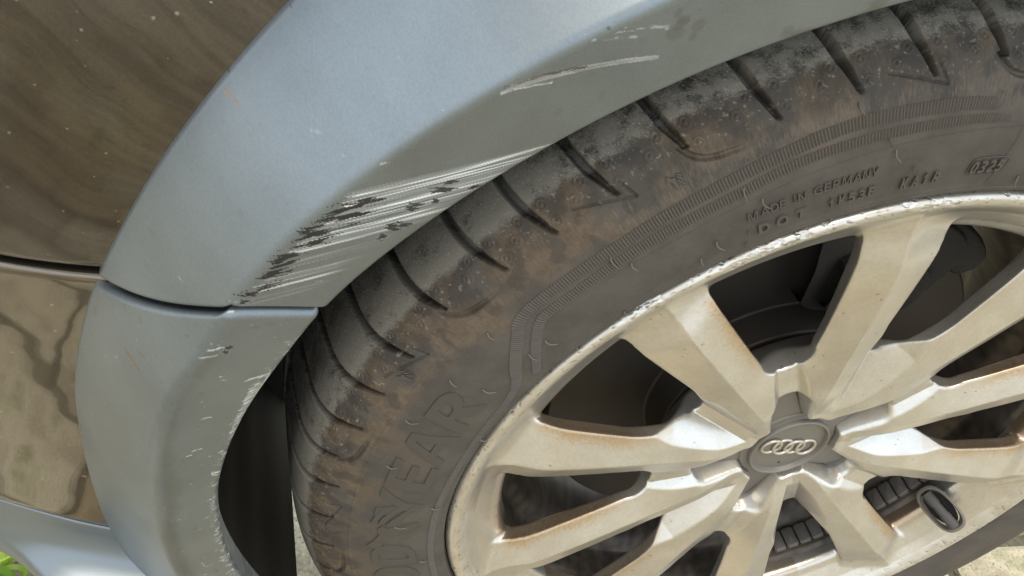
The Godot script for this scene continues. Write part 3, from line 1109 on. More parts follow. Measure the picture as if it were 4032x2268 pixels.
func build_lettering(t: Node3D) -> void:
	var rub := mat(Color(0.075, 0.068, 0.061), 0.62, 0.0, 0.4)
	var dark := mat(Color(0.060, 0.055, 0.050), 0.6, 0.0, 0.4)
	# maker's name: separate tall slanted letters
	for q in [["G", 75.4, 69.6], ["O", 69.2, 63.4], ["D", 62.6, 57.8], ["Y", 51.8, 46.0], ["E", 45.6, 40.6], ["A", 40.2, 34.2], ["R", 33.5, 28.0]]:
		glyph(q[0], q[1], q[2], 19.0, 46.0, 8.5, 0.7, dark, t, "letter")
	var i := 0
	for al in [-6.5, -7.75, -8.75, -9.65]:
		glyph("MADE"[i], al, al - [0.95, 0.85, 0.75, 0.6][i], 24.8, 29.8, 0.0, 0.55, rub, t, "letter", "Droid Sans", 400)
		i += 1
	i = 0
	for al in [-11.0, -11.45]:
		glyph("IN"[i], al, al - [0.18, 0.75][i], 25.3, 30.0, 0.0, 0.55, rub, t, "letter", "Droid Sans", 400)
		i += 1
	i = 0
	for al in [-13.0, -14.0, -14.85, -15.75, -16.85, -17.75, -18.6]:
		glyph("GERMANY"[i], al, al - [0.78, 0.6, 0.68, 0.85, 0.78, 0.68, 0.65][i], 25.8 + 0.08 * i, 30.6 + 0.15 * i, 0.0, 0.55, rub, t, "letter", "Droid Sans", 400)
		i += 1
	i = 0
	for al in [-7.3, -9.2, -11.2]:
		glyph("DOT"[i], al, al - 1.25, 12.2 + 0.3 * i, 19.2, 0.0, 0.8, rub, t, "letter")
		i += 1
	for q in [["1K53E", -14.7, 1.02, 13.0, 19.3], ["KA1R", -22.3, 1.15, 13.0, 20.2], ["0325", -29.7, 0.97, 16.0, 23.3]]:
		for k in q[0].length():
			var a0: float = q[1] - q[2] * k
			var wide: float = 0.35 if q[0][k] == "1" else 0.66
			glyph(q[0][k], a0, a0 - wide, q[3] + 0.1 * k, q[4] + 0.1 * k, -0.4, 0.85, rub, t, "letter")
	# winged foot between D and Y, and the small one used as a wear mark
	wing_foot(t, 57.2, 47.9, 17.0, 50.0, dark)
	wing_foot(t, -1.2, -2.5, 58.2, 67.0, rub)
	wing_foot(t, 28.9, 27.6, 62.0, 70.5, rub)
	# raised outlines round the date code and the factory code
	for q in [[-31.6, 19.7, 3.4, 5.4]]:
		var path := PackedVector3Array()
		for k in 49:
			var a := TAU * k / 48.0
			var cx := signf(cos(a)) * pow(absf(cos(a)), 0.45)
			var cy := signf(sin(a)) * pow(absf(sin(a)), 0.45)
			path.append(T(q[0] + cx * q[2] * 0.62, q[1] + cy * q[3], 0.0001))
		put("moulded_outline", tube(path, PackedFloat32Array([0.00022]), 6), rub, t)

func wing_foot(t: Node3D, al0: float, al1: float, s0: float, s1: float, m: Material) -> void:
	# foot with three wing feathers at the heel, drawn in a unit square, raised like the letters
	var outlines := [
		[[0.05, 0.92], [0.16, 1.0], [0.30, 0.96], [0.38, 0.80], [0.52, 0.70], [0.74, 0.66], [0.90, 0.58], [0.96, 0.48], [0.86, 0.46], [0.60, 0.50], [0.40, 0.52], [0.30, 0.46], [0.22, 0.52], [0.26, 0.66], [0.18, 0.80]],
		[[0.34, 0.44], [0.52, 0.40], [0.70, 0.22], [0.86, 0.02], [0.80, 0.0], [0.62, 0.16], [0.44, 0.32]],
		[[0.22, 0.40], [0.34, 0.36], [0.46, 0.20], [0.54, 0.04], [0.48, 0.02], [0.36, 0.16], [0.26, 0.28]],
		[[0.08, 0.38], [0.18, 0.36], [0.26, 0.22], [0.30, 0.08], [0.25, 0.06], [0.16, 0.18]]]
	for o in outlines:
		var poly := PackedVector2Array()
		for p in o: poly.append(Vector2(lerpf(al0, al1, 1.0 - p[1]), lerpf(s1, s0, p[0])))
		var st := SurfaceTool.new()
		st.begin(Mesh.PRIMITIVE_TRIANGLES)
		st.set_smooth_group(-1)
		var tri := Geometry2D.triangulate_polygon(poly)
		for k in range(0, tri.size(), 3):
			for q in [0, 2, 1]:
				var p := poly[tri[k + q]]
				st.add_vertex(T(p.x, p.y, 0.0009))
		for k in poly.size():
			var a := poly[k]
			var b := poly[(k + 1) % poly.size()]
			for q in [[a, 0.0009], [b, 0.0009], [b, -0.0002], [a, 0.0009], [b, -0.0002], [a, -0.0002]]:
				st.add_vertex(T(q[0].x, q[0].y, q[1]))
		st.generate_normals()
		put("winged_foot", st.commit(), m, t)

func build_spews(t: Node3D) -> void:
	var pale := mat(Color(0.105, 0.095, 0.084), 0.7)
	var black := mat(Color(0.05, 0.046, 0.042), 0.7)
	for q in [[-3.0, 20.9], [-5.8, 9.5], [-6.3, 18.0], [-1.0, 14.0], [-8.1, 36.0], [4.9, 36.0], [6.1, 45.0], [9.0, 6.0], [16.9, 25.0], [19.3, 25.0], [19.4, 52.0], [26.2, 48.0], [25.9, 29.0], [34.8, 5.0], [33.2, 53.0], [40.6, 49.0], [49.4, 13.0], [52.6, 33.0], [62.7, 17.0], [-19.8, 47.9], [-20.6, 39.0], [-23.0, 26.4], [-36.5, 12.0], [-6.75, 45.8], [-17.2, 65.9], [16.2, 3.0], [-15.4, 3.0]]:
		var path := PackedVector3Array()
		var rad := PackedFloat32Array()
		var tw := rng.randf_range(-0.5, 0.3)
		var ln := rng.randf_range(4.5, 8.5)
		for k in 8:
			var u := k / 7.0
			path.append(T(q[0] + tw * u * u + 0.12 * sin(u * 4.0), q[1] - ln * 0.9 * u, 0.0003 + 0.0011 * sin(minf(u * 2.4, 1.6)) + 0.0006 * u))
			rad.append(lerpf(0.00045, 0.00028, u))
		rad[7] = 0.0001
		put("vent_spew", tube(path, rad, 7), black if q[0] < -4.0 and rng.randf() < 0.55 else pale, t)

# ---------------------------------------------------------------- alloy wheel
# Solid of the spoked face in millimetres: x along a hub-cap arm, y across, z outward.
# Ten spokes mirror about the arm axis (0 degrees) and about the axis 36 degrees on.
const RAD36 := 0.6283185307
func face_sdf(x: float, y: float, z: float) -> float:
	var r := sqrt(x * x + y * y)
	var b := absf(atan2(y, x))
	if b > RAD36: b = absf(2.0 * RAD36 - b)
	var ax := r * cos(b)
	var ay := r * sin(b)
	var vx := r * cos(RAD36 - b)
	var vy := r * sin(RAD36 - b)
	# roof of the spoke: two facets meeting in a ridge, cut by a dished hub surface
	var zr := -3.6 - 12.0 * pow(clampf((188.0 - r) / 145.0, 0.0, 1.0), 1.25) - 3.5 * smoothstep(192.0, 218.0, r) - 4.5 * smoothstep(72.0, 36.0, r)
	var dr := r * (b - 0.302)
	var out := smoothstep(70.0, 125.0, r)
	var facet := zr - (lerpf(0.14, 0.33, out) * dr if dr > 0.0 else -lerpf(0.20, 0.44, out) * dr)
	# scooped valley between the two spokes of a pair, and the low bridge behind each bolt pocket
	var valley := -19.5 - 12.5 * clampf((r - 42.0) / 52.0, 0.0, 1.3) + 1.35 * maxf(0.0, vy - 4.5)
	var bridge := -20.5 + 1.1 * maxf(0.0, ay - 6.5)
	if r < 40.0: valley += (40.0 - r) * 0.6
	var zt := smin(facet, smin(valley, bridge if r > 62.0 else 0.0, 2.5), 1.2)
	# flanks lean outwards below the roof
	var lean := -0.26 * maxf(zt - z, 0.0) * smoothstep(105.0, 145.0, r)
	var wa := 0.0
	if ax < 120.0: wa = Vector2(ax - 120.0, ay).length() - 16.5
	else: wa = (ay - (16.5 + 0.295 * (ax - 120.0))) * 0.959
	var wv := 0.0
	if vx < 101.0: wv = Vector2(vx - 101.0, vy).length() - 7.5
	else: wv = (vy - smin(7.5 + 0.52 * (vx - 101.0), 17.2 + 0.195 * (vx - 101.0), 4.0)) * 0.95
	var open := maxf(-(wa + lean), -(wv + lean))
	var s := smax(open * 0.96, (z - zt) * 0.92, 1.6)
	s = smax(s, -(z + 25.5 + 30.0 * smoothstep(118.0, 80.0, r) + 4.0 * smoothstep(190.0, 214.0, r)), 3.0)
	# ring that carries the spokes at the rim
	var zring := -22.0
	if r > 206.0:
		if r < 214.0: zring = lerpf(-22.0, -18.0, (r - 206.0) / 8.0)
		elif r < 226.0: zring = lerpf(-18.0, -10.5, (r - 214.0) / 12.0)
		elif r < 232.0: zring = lerpf(-10.5, -5.6, (r - 226.0) / 6.0)
		else: zring = -5.6 + (r - 232.0) * 0.8
	var ring := smax(205.5 - r, (z - zring) * 0.8, 4.0)
	ring = maxf(ring, -(z + 36.0))
	s = smin(s, ring, 4.5)
	# pocket for the cap arm
	var rc := 0.0
	if ax < 62.0: rc = ay - (16.0 - 0.05 * ax)
	else: rc = Vector2(ax - 62.0, ay).length() - 12.9
	s = smax(s, -maxf(rc + 0.25 * clampf(-17.0 - z, 0.0, 12.0), -41.0 - z), 3.0)
	s = smax(s, -maxf(r - 35.5, -36.0 - z), 2.0)
	return s

func build_wheel() -> void:
	var NR := 156
	var NB := 84
	var NZ := 46
	var r0 := 28.0
	var dr := (234.0 - r0) / (NR - 1)
	var db := RAD36 / NB
	var z0 := -60.0
	var dz := (6.0 - z0) / (NZ - 1)
	var f := PackedFloat32Array()
	f.resize(NR * (NB + 1) * NZ)
	var k := 0
	for i in NR:
		var r := r0 + dr * i
		for j in NB + 1:
			var x := r * cos(db * j)
			var y := r * sin(db * j)
			for q in NZ:
				f[k] = face_sdf(x, y, z0 + dz * q)
				k += 1
	stamp("field")
	var SJ := NZ
	var SI := (NB + 1) * NZ
	# vertex of each crossed cell, in (r, b, z)
	var cell := {}
	for i in NR - 1:
		for j in NB:
			for q in NZ - 1:
				var o := i * SI + j * SJ + q
				var m := 0
				if f[o] < 0.0: m += 1
				if f[o + 1] < 0.0: m += 1
				if f[o + SJ] < 0.0: m += 1
				if f[o + SJ + 1] < 0.0: m += 1
				if f[o + SI] < 0.0: m += 1
				if f[o + SI + 1] < 0.0: m += 1
				if f[o + SI + SJ] < 0.0: m += 1
				if f[o + SI + SJ + 1] < 0.0: m += 1
				if m == 0 or m == 8: continue
				var sum := Vector3.ZERO
				var n := 0
				for e in EDGES:
					var a: int = e[0]
					var b: int = e[1]
					var fa := f[o + (a & 1) + ((a >> 1) & 1) * SJ + (a >> 2) * SI]
					var fb := f[o + (b & 1) + ((b >> 1) & 1) * SJ + (b >> 2) * SI]
					if (fa < 0.0) != (fb < 0.0):
						var t := fa / (fa - fb)
						sum += Vector3(a >> 2, (a >> 1) & 1, a & 1).lerp(Vector3(b >> 2, (b >> 1) & 1, b & 1), t)
						n += 1
				sum /= n
				cell[o] = Vector3(r0 + (i + sum.x) * dr, (j + sum.y) * db, z0 + (q + sum.z) * dz)
	stamp("cells")
	var wheel := Node3D.new()
	wheel.name = "alloy_wheel"
	wheel.set_meta("label", "dusty silver ten-spoke alloy wheel with scuffed rim edge")
	car.add_child(wheel)
	wheel.position = Vector3(0, HUB, 0)
	var paint := vmat(0.28, 0.78, 0.5)
	grained(paint, 10.0, 0.006)
	for side in 2:
		spoke_mesh(f, cell, NR, NB, NZ, SI, SJ, side == 1)
		for c in 5:
			var turn := deg_to_rad(ARM0 + 72.0 * c - UPA + 90.0)
			var col := PackedColorArray()
			col.resize(nv_.size())
			for q in nv_.size(): col[q] = rim_colour(nv_[q] * 1000.0, nn_[q], turn)
			var o := put("spoke", raw(nv_, nn_, ni_, col), paint, wheel)
			o.rotation.z = turn
	stamp("spokes")
	build_rim(wheel, paint)
	build_cap(wheel)

const EDGES := [[0, 1], [2, 3], [4, 5], [6, 7], [0, 2], [1, 3], [4, 6], [5, 7], [0, 4], [1, 5], [2, 6], [3, 7]]

var nv_ := PackedVector3Array()
var nn_ := PackedVector3Array()
var ni_ := PackedInt32Array()
var made_ := {}
var cell_ := {}
var my_ := 1.0
var nb_ := 0
var nz_ := 0
var si_ := 0
var sj_ := 0

func vert_(i: int, j: int, q: int) -> int:
	var key := (i * (nb_ + 4) + j + 1) * nz_ + q
	if made_.has(key): return made_[key]
	var p: Vector3 = cell_[i * si_ + clampi(j, 0, nb_ - 1) * sj_ + q]
	var b := p.y
	if j < 0: b = -b
	elif j >= nb_: b = 2.0 * RAD36 - b
	var x := p.x * cos(b)
	var y := p.x * sin(b)
	var e := 0.5
	var g := Vector3(face_sdf(x + e, y, p.z) - face_sdf(x - e, y, p.z), face_sdf(x, y + e, p.z) - face_sdf(x, y - e, p.z), face_sdf(x, y, p.z + e) - face_sdf(x, y, p.z - e)).normalized()
	nv_.append(Vector3(x, y * my_, p.z) * 0.001)
	nn_.append(Vector3(g.x, g.y * my_, g.z))
	made_[key] = nv_.size() - 1
	return nv_.size() - 1

func quad_(a: int, b: int, c: int, d: int, flip: bool) -> void:
	if flip == (my_ < 0.0): ni_.append_array([a, c, b, a, d, c])
	else: ni_.append_array([a, b, c, a, c, d])

# own: the spoke that also owns the faces on both of its bounding planes; mirrored: its partner
func spoke_mesh(f: PackedFloat32Array, cell: Dictionary, NR: int, NB: int, NZ: int, SI: int, SJ: int, mirrored: bool) -> void:
	nv_ = PackedVector3Array()
	nn_ = PackedVector3Array()
	ni_ = PackedInt32Array()
	made_ = {}
	cell_ = cell
	my_ = -1.0 if mirrored else 1.0
	nb_ = NB
	nz_ = NZ
	si_ = SI
	sj_ = SJ
	for i in range(1, NR - 1):
		for j in NB + 1:
			var shared := j == 0 or j == NB
			for q in range(1, NZ - 1):
				var o := i * SI + j * SJ + q
				var s0 := f[o] < 0.0
				if not (shared and mirrored):
					if s0 != (f[o + SI] < 0.0):
						quad_(vert_(i, j - 1, q - 1), vert_(i, j, q - 1), vert_(i, j, q), vert_(i, j - 1, q), not s0)
					if s0 != (f[o + 1] < 0.0):
						quad_(vert_(i - 1, j - 1, q), vert_(i, j - 1, q), vert_(i, j, q), vert_(i - 1, j, q), not s0)
				if j < NB and s0 != (f[o + SJ] < 0.0):
					quad_(vert_(i - 1, j, q - 1), vert_(i - 1, j, q), vert_(i, j, q), vert_(i, j, q - 1), not s0)

# distance in millimetres to the opening beside the bolt pocket and to the one inside the pair
func to_openings(x: float, y: float) -> Vector2:
	var r := sqrt(x * x + y * y)
	var b := absf(atan2(y, x))
	if b > RAD36: b = absf(2.0 * RAD36 - b)
	var wa := r * sin(b) - (16.5 + 0.295 * (r * cos(b) - 120.0))
	var wv := r * sin(RAD36 - b) - smin(7.5 + 0.52 * (r * cos(RAD36 - b) - 101.0), 17.2 + 0.195 * (r * cos(RAD36 - b) - 101.0), 4.0)
	return Vector2(wa, wv)

# lacquer with a film of dust; brake dust baked on along the edges that face up, speckled
func rim_colour(p: Vector3, g: Vector3, turn: float) -> Color:
	var sx := p.x + turn * 300.0
	var lo := n_mid.get_noise_3d(sx * 0.035, p.y * 0.035, p.z * 0.05)
	var hi := n_hi.get_noise_3d(sx * 0.5, p.y * 0.5, p.z * 0.5)
	var k := rng.randf()
	var c := Color(0.565, 0.553, 0.53)
	c = mixc(c, Color(0.475, 0.447, 0.395), 0.42 + 0.6 * lo + 0.15 * hi)
	var r := Vector2(p.x, p.y).length()
	if r > 84.0 and r < 222.0:
		var w := to_openings(p.x, p.y)
		var a := atan2(p.y, p.x)
		var side := signf(a) if absf(a) < RAD36 else signf(a)
		var t := Vector2(-sin(a + turn), cos(a + turn)) * side       # towards the opening inside the pair
		var near := w.y if w.y < w.x else w.x
		var up := t.y if w.y < w.x else -t.y
		var upper := smoothstep(0.15, 0.75, up)
		var along := smoothstep(100.0, 150.0, r + 12.0 * lo) * smoothstep(213.0, 203.0, r)
		var band := smoothstep(10.5, 1.0, near + 5.0 * hi + 5.0 * lo) * along * upper
		c = mixc(c, Color(0.43, 0.30, 0.165), band * 0.75)
		c = mixc(c, Color(0.25, 0.165, 0.105), smoothstep(3.5, -1.5, near + 2.0 * hi) * along * (0.12 + 0.88 * upper) * 0.65)
	if k > 0.9985: c = mixc(c, Color(0.12, 0.10, 0.08), 0.7)
	var m := 0.95 + 0.1 * rng.randf()
	return Color(c.r * m, c.g * m, c.b * m)

func lip_mask(al: float) -> float:
	return smoothstep(-42.0, -34.0, al) * smoothstep(20.0, 2.0, al)

func build_rim(wheel: Node3D, paint: StandardMaterial3D) -> void:
	# rim lip with kerb rash: bare bright metal, gouges and flaking paint
	var prof := PackedVector2Array()
	for p in [[0.2300, -0.0085], [0.2325, -0.0052], [0.2350, -0.0028], [0.2380, -0.0006], [0.2405, 0.0006], [0.2428, 0.0008], [0.2445, -0.0004], [0.2455, -0.0026], [0.2456, -0.0058], [0.2440, -0.0085]]:
		prof.append(Vector2(p[0], p[1]))
	prof = smooth_path(prof, 4)
	var v := PackedVector3Array()
	var c := PackedColorArray()
	var nu := 1500
	var rash := FastNoiseLite.new()
	rash.seed = 77; rash.frequency = 1.0; rash.fractal_octaves = 3
	for i in nu:
		var al := 360.0 * i / nu - 180.0
		for j in prof.size():
			var p := prof[j]
			var x := al * 4.25
			var across := float(j) / prof.size()
			var hit := lip_mask(al) * smoothstep(-0.08, 0.20, rash.get_noise_2d(al * 0.13, 7.0)) * smoothstep(0.22, 0.42, across) * smoothstep(0.95, 0.85, across)
			var a := rash.get_noise_2d(x * 0.075, across * 3.0)
			var b := rash.get_noise_2d(x * 0.5 + 90.0, across * 16.0)
			var gouge := smoothstep(0.06, 0.20, a + 0.06 * b - 0.18 * (1.0 - hit)) * hit
			var bare := smoothstep(-0.04, 0.12, a + 0.12 * b - 0.22 * (1.0 - hit)) * hit
			var nic := smoothstep(0.42, 0.52, rash.get_noise_2d(x * 0.22 + 300.0, across * 5.0)) * smoothstep(0.1, 0.3, across)
			var dsp := gouge * (-0.0005 + 0.0005 * b) - nic * 0.0004 - bare * 0.00012
			var t := prof[mini(j + 1, prof.size() - 1)] - prof[maxi(j - 1, 0)]
			var nn := Vector2(-t.y, t.x).normalized()
			p += nn * dsp
			var w := W(al, p.x, p.y)
			v.append(w - Vector3(0, HUB, 0))
			var k := rng.randf()
			var col := mixc(Color(0.565, 0.553, 0.53), Color(0.48, 0.45, 0.395), 0.5 + 1.0 * n_mid.get_noise_2d(x * 0.05, across * 3.0))
			col = mixc(col, Color(0.63, 0.62, 0.605), bare * 0.7)
			col = mixc(col, Color(0.36, 0.35, 0.335), gouge * smoothstep(-0.15, 0.2, b) * 0.9)
			col = mixc(col, Color(0.16, 0.14, 0.12), nic * 0.7)
			col = mixc(col, Color(0.10, 0.09, 0.08), smoothstep(0.86, 0.98, across) * 0.8)
			if k > 0.994: col = mixc(col, Color(0.14, 0.12, 0.10), 0.7)
			c.append(col)
	var lm := vmat(0.34, 0.72, 0.5)
	put("rim_lip", grid(v, nu, prof.size(), true, c, PackedVector2Array(), true), lm, wheel)
	# barrel
	var bp := PackedVector2Array()
	for p in [[0.2085, -0.0300], [0.2040, -0.0345], [0.2025, -0.0390], [0.2022, -0.0575], [0.1990, -0.0630], [0.1900, -0.0760], [0.1880, -0.1150], [0.1960, -0.1320], [0.2030, -0.1850], [0.2150, -0.2050], [0.2280, -0.2100]]:
		bp.append(Vector2(p[0], p[1]))
	bp = smooth_path(bp, 4)
	var bv := PackedVector3Array()
	var bc := PackedColorArray()
	for i in 240:
		var al := 360.0 * i / 240.0
		for p in bp:
			bv.append(W(al, p.x, p.y) - Vector3(0, HUB, 0))
			var lo := n_mid.get_noise_3d(al * 0.3, p.y * 90.0, 0.0)
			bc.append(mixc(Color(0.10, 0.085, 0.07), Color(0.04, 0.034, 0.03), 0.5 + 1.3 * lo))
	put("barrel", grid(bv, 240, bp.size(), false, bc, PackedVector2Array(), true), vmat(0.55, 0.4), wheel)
	# outer skin of the barrel under the tyre
	var op := PackedVector2Array()
	for p in [[0.2445, -0.0085], [0.236, -0.012], [0.2150, -0.034], [0.2090, -0.062], [0.200, -0.08], [0.200, -0.12], [0.21, -0.19], [0.235, -0.208]]: op.append(Vector2(p[0], p[1]))
	var os := lathe(op, 0.0, 360.0, 120, true)
	var oo := put("barrel_back", os, mat(Color(0.2, 0.19, 0.17), 0.6, 0.4), wheel)
	oo.position = Vector3(0, -HUB, 0)
	# stick-on balance weights
	var wm := grained(mat(Color(0.155, 0.140, 0.128), 0.6, 0.35), 18.0, 0.02)
	var box := block(0.0105, 0.004, 0.0175, 0.0012, 0.0002)
	for q in [192.9, 196.2, 199.5, 202.8, 206.1, 166.5, 169.8, 173.1, 176.4, 179.7]:
		var o := put("balance_weight", box, wm, wheel)
		var p := W(q, 0.1985, -0.0475) - Vector3(0, HUB, 0)
		var up := -Vector3(p.x, p.y, 0).normalized()
		o.transform = Transform3D(Basis(up.cross(Vector3(0, 0, 1)).normalized(), up, Vector3(0, 0, 1)), p)
	# valve: an oval well in the ring, with the stem lying in it
	var av := 204.6
	var well := PackedVector3Array()
	var rows := [[1.16, -0.0010], [1.06, 0.0004], [0.99, 0.0002], [0.94, -0.0030], [0.86, -0.0035]]
	var cen := W(av, 0.2075, -0.0165) - Vector3(0, HUB, 0)
	var inw := -Vector3(cen.x, cen.y, 0).normalized()
	var nrm := (inw * 0.80 + Vector3(0, 0, 0.60)).normalized()
	var along := (Vector3(0, 0, 1) - nrm * nrm.z).normalized()
	var acr := nrm.cross(along)
	for rw in rows:
		for q in 41:
			var a := TAU * q / 40.0
			var cx := signf(cos(a)) * pow(absf(cos(a)), 0.7)
			var cy := signf(sin(a)) * pow(absf(sin(a)), 0.7)
			well.append(cen + nrm * (rw[1] + 0.0045) + along * cx * 0.0185 * rw[0] + acr * cy * 0.0105 * rw[0])
	put("valve_well", grid(well, rows.size(), 41, false), mat(Color(0.15, 0.135, 0.115), 0.7, 0.2), wheel)
	var floor_ := PackedVector3Array()
	for rr in [0.0, 0.5, 0.88]:
		for q in 41:
			var a := TAU * q / 40.0
			floor_.append(cen + nrm * 0.0012 + along * cos(a) * 0.0185 * rr + acr * sin(a) * 0.0105 * rr)
	put("valve_well", grid(floor_, 3, 41, true), mat(Color(0.022, 0.020, 0.018), 0.9, 0.0, 0.2), wheel)
	var stem := PackedVector3Array()
	var sr := PackedFloat32Array()
	for q in [[-0.017, 0.0045], [-0.006, 0.0045], [-0.0055, 0.0038], [0.004, 0.0038], [0.0045, 0.0043], [0.0150, 0.0043], [0.0165, 0.0034], [0.0168, 0.0005]]:
		stem.append(cen + nrm * (0.0058 + q[0] * 0.10) + along * q[0])
		sr.append(q[1])
	put("valve_stem", tube(stem, sr, 14), mat(Color(0.060, 0.057, 0.054), 0.7), wheel)

func build_cap(wheel: Node3D) -> void:
	var grey := mat(Color(0.165, 0.153, 0.137), 0.5, 0.3)
	grained(grey, 14.0, 0.004)
	# dished body with a raised bead near its edge
	var prof := PackedVector2Array()
	for p in [[0.0001, -0.0262], [0.020, -0.0264], [0.0262, -0.0266], [0.0270, -0.0260], [0.0277, -0.0240], [0.0286, -0.0232], [0.0295, -0.0238], [0.0300, -0.0260], [0.0303, -0.0272], [0.0330, -0.0275], [0.0352, -0.0282], [0.0358, -0.034]]:
		prof.append(Vector2(p[0], p[1]))
	prof = smooth_path(prof, 4)
	var o := put("hub_cap", lathe(prof, 0.0, 360.0, 120, true), grey, wheel)
	o.position = Vector3(0, -HUB, 0)
	# five arms that cover the wheel bolts
	for k in 5:
		var al := ARM0 + 72.0 * k
		var v := PackedVector3Array()
		for i in 12:
			var t := i / 11.0
			var r := lerpf(0.030, 0.0720, t)
			var half := lerpf(0.0125, 0.0085, t) * (1.0 if t < 0.8 else sqrt(maxf(0.02, 1.0 - pow((t - 0.8) / 0.2, 2.0) * 0.75)))
			var z := -0.0284 - 0.0042 * t
			var a0 := W(al, r, 0.0) - Vector3(0, HUB, 0)
			var tang := a0.normalized().cross(Vector3(0, 0, 1))
			for q in [[-1.0, -0.010], [-1.0, -0.0012], [-0.9, 0.0], [0.0, 0.0004], [0.9, 0.0], [1.0, -0.0012], [1.0, -0.010]]:
				v.append(a0 + tang * half * q[0] + Vector3(0, 0, z + q[1]))
		put("cap_arm", grid(v, 12, 7, false), grey, wheel)
	# emblem of four linked rings
	var bright := mat(Color(0.46, 0.425, 0.375), 0.34, 0.7)
	var dir := deg_to_rad(224.8 - UPA)
	var ex := Vector3(-sin(dir), cos(dir), 0)
	var ey := Vector3(0, 0, 1).cross(ex)
	for k in 4:
		var cx := (k - 1.5) * 0.0098
		var path := PackedVector3Array()
		for q in 41:
			var a := TAU * q / 40.0
			var lift := -0.0254 + 0.0005 * sin(a * 1.0 + k * PI)
			path.append(ex * (cx + cos(a) * 0.0071) + ey * sin(a) * 0.0071 + Vector3(0, 0, lift))
		put("emblem_ring", tube(path, PackedFloat32Array([0.00125]), 10), bright, wheel)
	var d2 := deg_to_rad(146.7 - UPA)
	var hole_disc := CylinderMesh.new()
	hole_disc.top_radius = 0.0008
	hole_disc.bottom_radius = 0.0008
	hole_disc.height = 0.0006
	var pn := put("cap_hole", hole_disc, mat(Color(0.02, 0.02, 0.02)), wheel)  # flat black disc added where the cap has a small hole
	pn.transform = Transform3D(Basis(Vector3.RIGHT, PI / 2), Vector3(-sin(d2) * 0.0203, cos(d2) * 0.0203, -0.0263))

# ---------------------------------------------------------------- brake and hub behind the spokes
func build_behind_wheel() -> void:
	var steel := mat(Color(0.055, 0.048, 0.042), 0.5, 0.5)
	var dp := PackedVector2Array()
	for p in [[0.030, -0.058], [0.080, -0.058], [0.0835, -0.0605], [0.0850, -0.080], [0.0880, -0.0820], [0.158, -0.0820], [0.1600, -0.0835], [0.1600, -0.1000], [0.158, -0.1015], [0.09, -0.1015]]:
		dp.append(Vector2(p[0], p[1]))
	put("brake_disc", lathe(dp, 0.0, 360.0, 120, true), steel, car)
	var cal := Node3D.new()
	cal.name = "brake_caliper"
	car.add_child(cal)
	var iron := grained(mat(Color(0.035, 0.032, 0.030), 0.7, 0.3), 14.0, 0.05)
	for q in [[-70.0, -28.0, 0.092, 0.178, -0.066, -0.082, "caliper_bridge"], [-64.0, -34.0, 0.100, 0.150, -0.056, -0.067, "caliper_housing"], [-78.0, -22.0, 0.150, 0.182, -0.072, -0.118, "caliper_bracket"]]:
		var v := PackedVector3Array()
		for i in 25:
			var al := lerpf(q[0], q[1], i / 24.0)
			var e := 1.0 - 0.25 * pow(absf(i / 12.0 - 1.0), 6.0)
			for p in [[q[2], q[5]], [q[2], q[4] - 0.003], [q[2] + 0.003, q[4]], [lerpf(q[2], q[3], 0.5), q[4] + 0.003], [q[3] - 0.003, q[4]], [q[3], q[4] - 0.003], [q[3], q[5]]]:
				v.append(W(al, lerpf((q[2] + q[3]) / 2, p[0], e), p[1]))
		put(q[6], grid(v, 25, 7, true), iron, cal)
	# dust shield and hub carrier close to the middle
	var sp := PackedVector2Array()
	for p in [[0.05, -0.112], [0.165, -0.112], [0.172, -0.108], [0.174, -0.118], [0.05, -0.122]]: sp.append(Vector2(p[0], p[1]))
	put("dust_shield", lathe(sp, -30.0, 250.0, 90, true), mat(Color(0.014, 0.0135, 0.013), 0.7, 0.0), car)
	var hp := PackedVector2Array()
	for p in [[0.001, -0.040], [0.034, -0.040], [0.036, -0.044], [0.036, -0.059]]: hp.append(Vector2(p[0], p[1]))
	put("wheel_hub", lathe(hp, 0.0, 360.0, 60, true), steel, car)

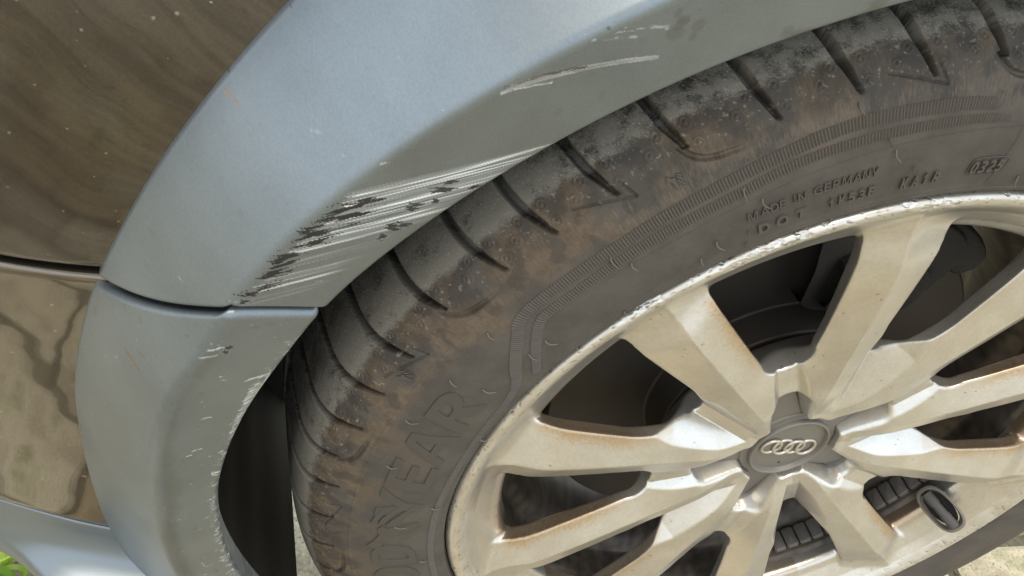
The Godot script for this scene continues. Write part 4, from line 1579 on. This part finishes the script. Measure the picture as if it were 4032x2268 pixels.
# ---------------------------------------------------------------- grass, grit, leaf
func build_small_things() -> void:
	# green tuft growing through a joint beside the bumper
	var greens: Array[StandardMaterial3D] = []
	for c in [Color(0.20, 0.34, 0.035), Color(0.13, 0.25, 0.03), Color(0.30, 0.40, 0.06)]:
		var m := mat(c, 0.55)
		m.backlight_enabled = true
		m.backlight = Color(0.5, 0.6, 0.15)
		greens.append(m)
	var tuft := Node3D.new()
	tuft.name = "grass_tuft"
	tuft.position = Vector3(-0.545, 0.0, -0.155)
	tuft.set_meta("label", "small bright green grass tuft on the ground under the bumper corner")
	tuft.set_meta("category", "grass")
	add_child(tuft)
	for k in 34:
		var st := PackedVector3Array()
		var a := rng.randf() * TAU
		var lean := rng.randf_range(0.2, 1.2)
		var ln := rng.randf_range(0.025, 0.075)
		var w := rng.randf_range(0.0018, 0.0042)
		var o := Vector3(rng.randfn(0.0, 0.022), 0.0, rng.randfn(0.0, 0.018))
		var side := Vector3(-sin(a), 0, cos(a))
		for i in 8:
			var t := i / 7.0
			var p := o + Vector3(cos(a) * lean * t * t * ln, ln * (t - 0.35 * lean * t * t * 0.8), sin(a) * lean * t * t * ln)
			var ww := w * (1.0 - t * t) + 0.0002
			st.append(p - side * ww)
			st.append(p + Vector3(0, -0.0006, 0))
			st.append(p + side * ww)
		put("blade", grid(st, 8, 3), greens[k % 3], tuft)
	# orange leaf scrap behind the wheel and a reddish one under the liner
	for q in [[-0.0, 0.0]]:
		pass
	leaf(Vector3(0.593, 0.006, -0.120), 0.020, Color(0.42, 0.12, 0.04), "curled orange leaf scrap on the pale ground behind the wheel")
	leaf(Vector3(-0.262, 0.006, -0.110), 0.030, Color(0.22, 0.075, 0.03), "rust brown leaf scrap on the ground between tyre and arch liner")
	# loose grit
	var mm := MultiMesh.new()
	mm.transform_format = MultiMesh.TRANSFORM_3D
	mm.use_colors = true
	var gs := SphereMesh.new()
	gs.radius = 0.5
	gs.height = 0.8
	gs.radial_segments = 7
	gs.rings = 4
	mm.mesh = gs
	mm.instance_count = 5200
	for k in 5200:
		var x := rng.randf_range(-0.75, 0.85)
		var z := rng.randf_range(-0.50, 0.15)
		var sz := 0.0006 + 0.0022 * pow(rng.randf(), 4.0)
		mm.set_instance_transform(k, Transform3D(Basis(Vector3(rng.randf(), rng.randf(), rng.randf() + 0.1).normalized(), rng.randf() * 6.0).scaled(Vector3(sz, sz * 0.7, sz * rng.randf_range(0.7, 1.5))), Vector3(x, 0.0012, z)))
		var g := rng.randf_range(0.3, 1.2)
		mm.set_instance_color(k, Color(0.46 * g, 0.42 * g, 0.34 * g))
	var gi := MultiMeshInstance3D.new()
	gi.name = "grit"
	gi.multimesh = mm
	gi.material_override = vmat(0.9)
	gi.set_meta("kind", "stuff")
	gi.set_meta("label", "fine loose grit scattered on the paving")
	gi.set_meta("category", "grit")
	add_child(gi)

func leaf(at: Vector3, size: float, c: Color, label: String) -> void:
	var v := PackedVector3Array()
	for i in 9:
		var t := i / 8.0
		var w := sin(pow(t, 0.8) * PI) * size * 0.34 + 0.0004
		for j in 5:
			var u := j / 2.0 - 1.0
			v.append(Vector3((t - 0.5) * size, 0.004 * u * u + 0.005 * sin(t * 3.0) + 0.0015 * sin(t * 17.0 + u * 3.0), u * w))
	var o := MeshInstance3D.new()
	o.name = "leaf"
	o.mesh = grid(v, 9, 5)
	o.material_override = mat(c, 0.7)
	o.position = at
	o.rotation.y = 0.8
	o.set_meta("label", label)
	o.set_meta("category", "leaf")
	add_child(o, true)
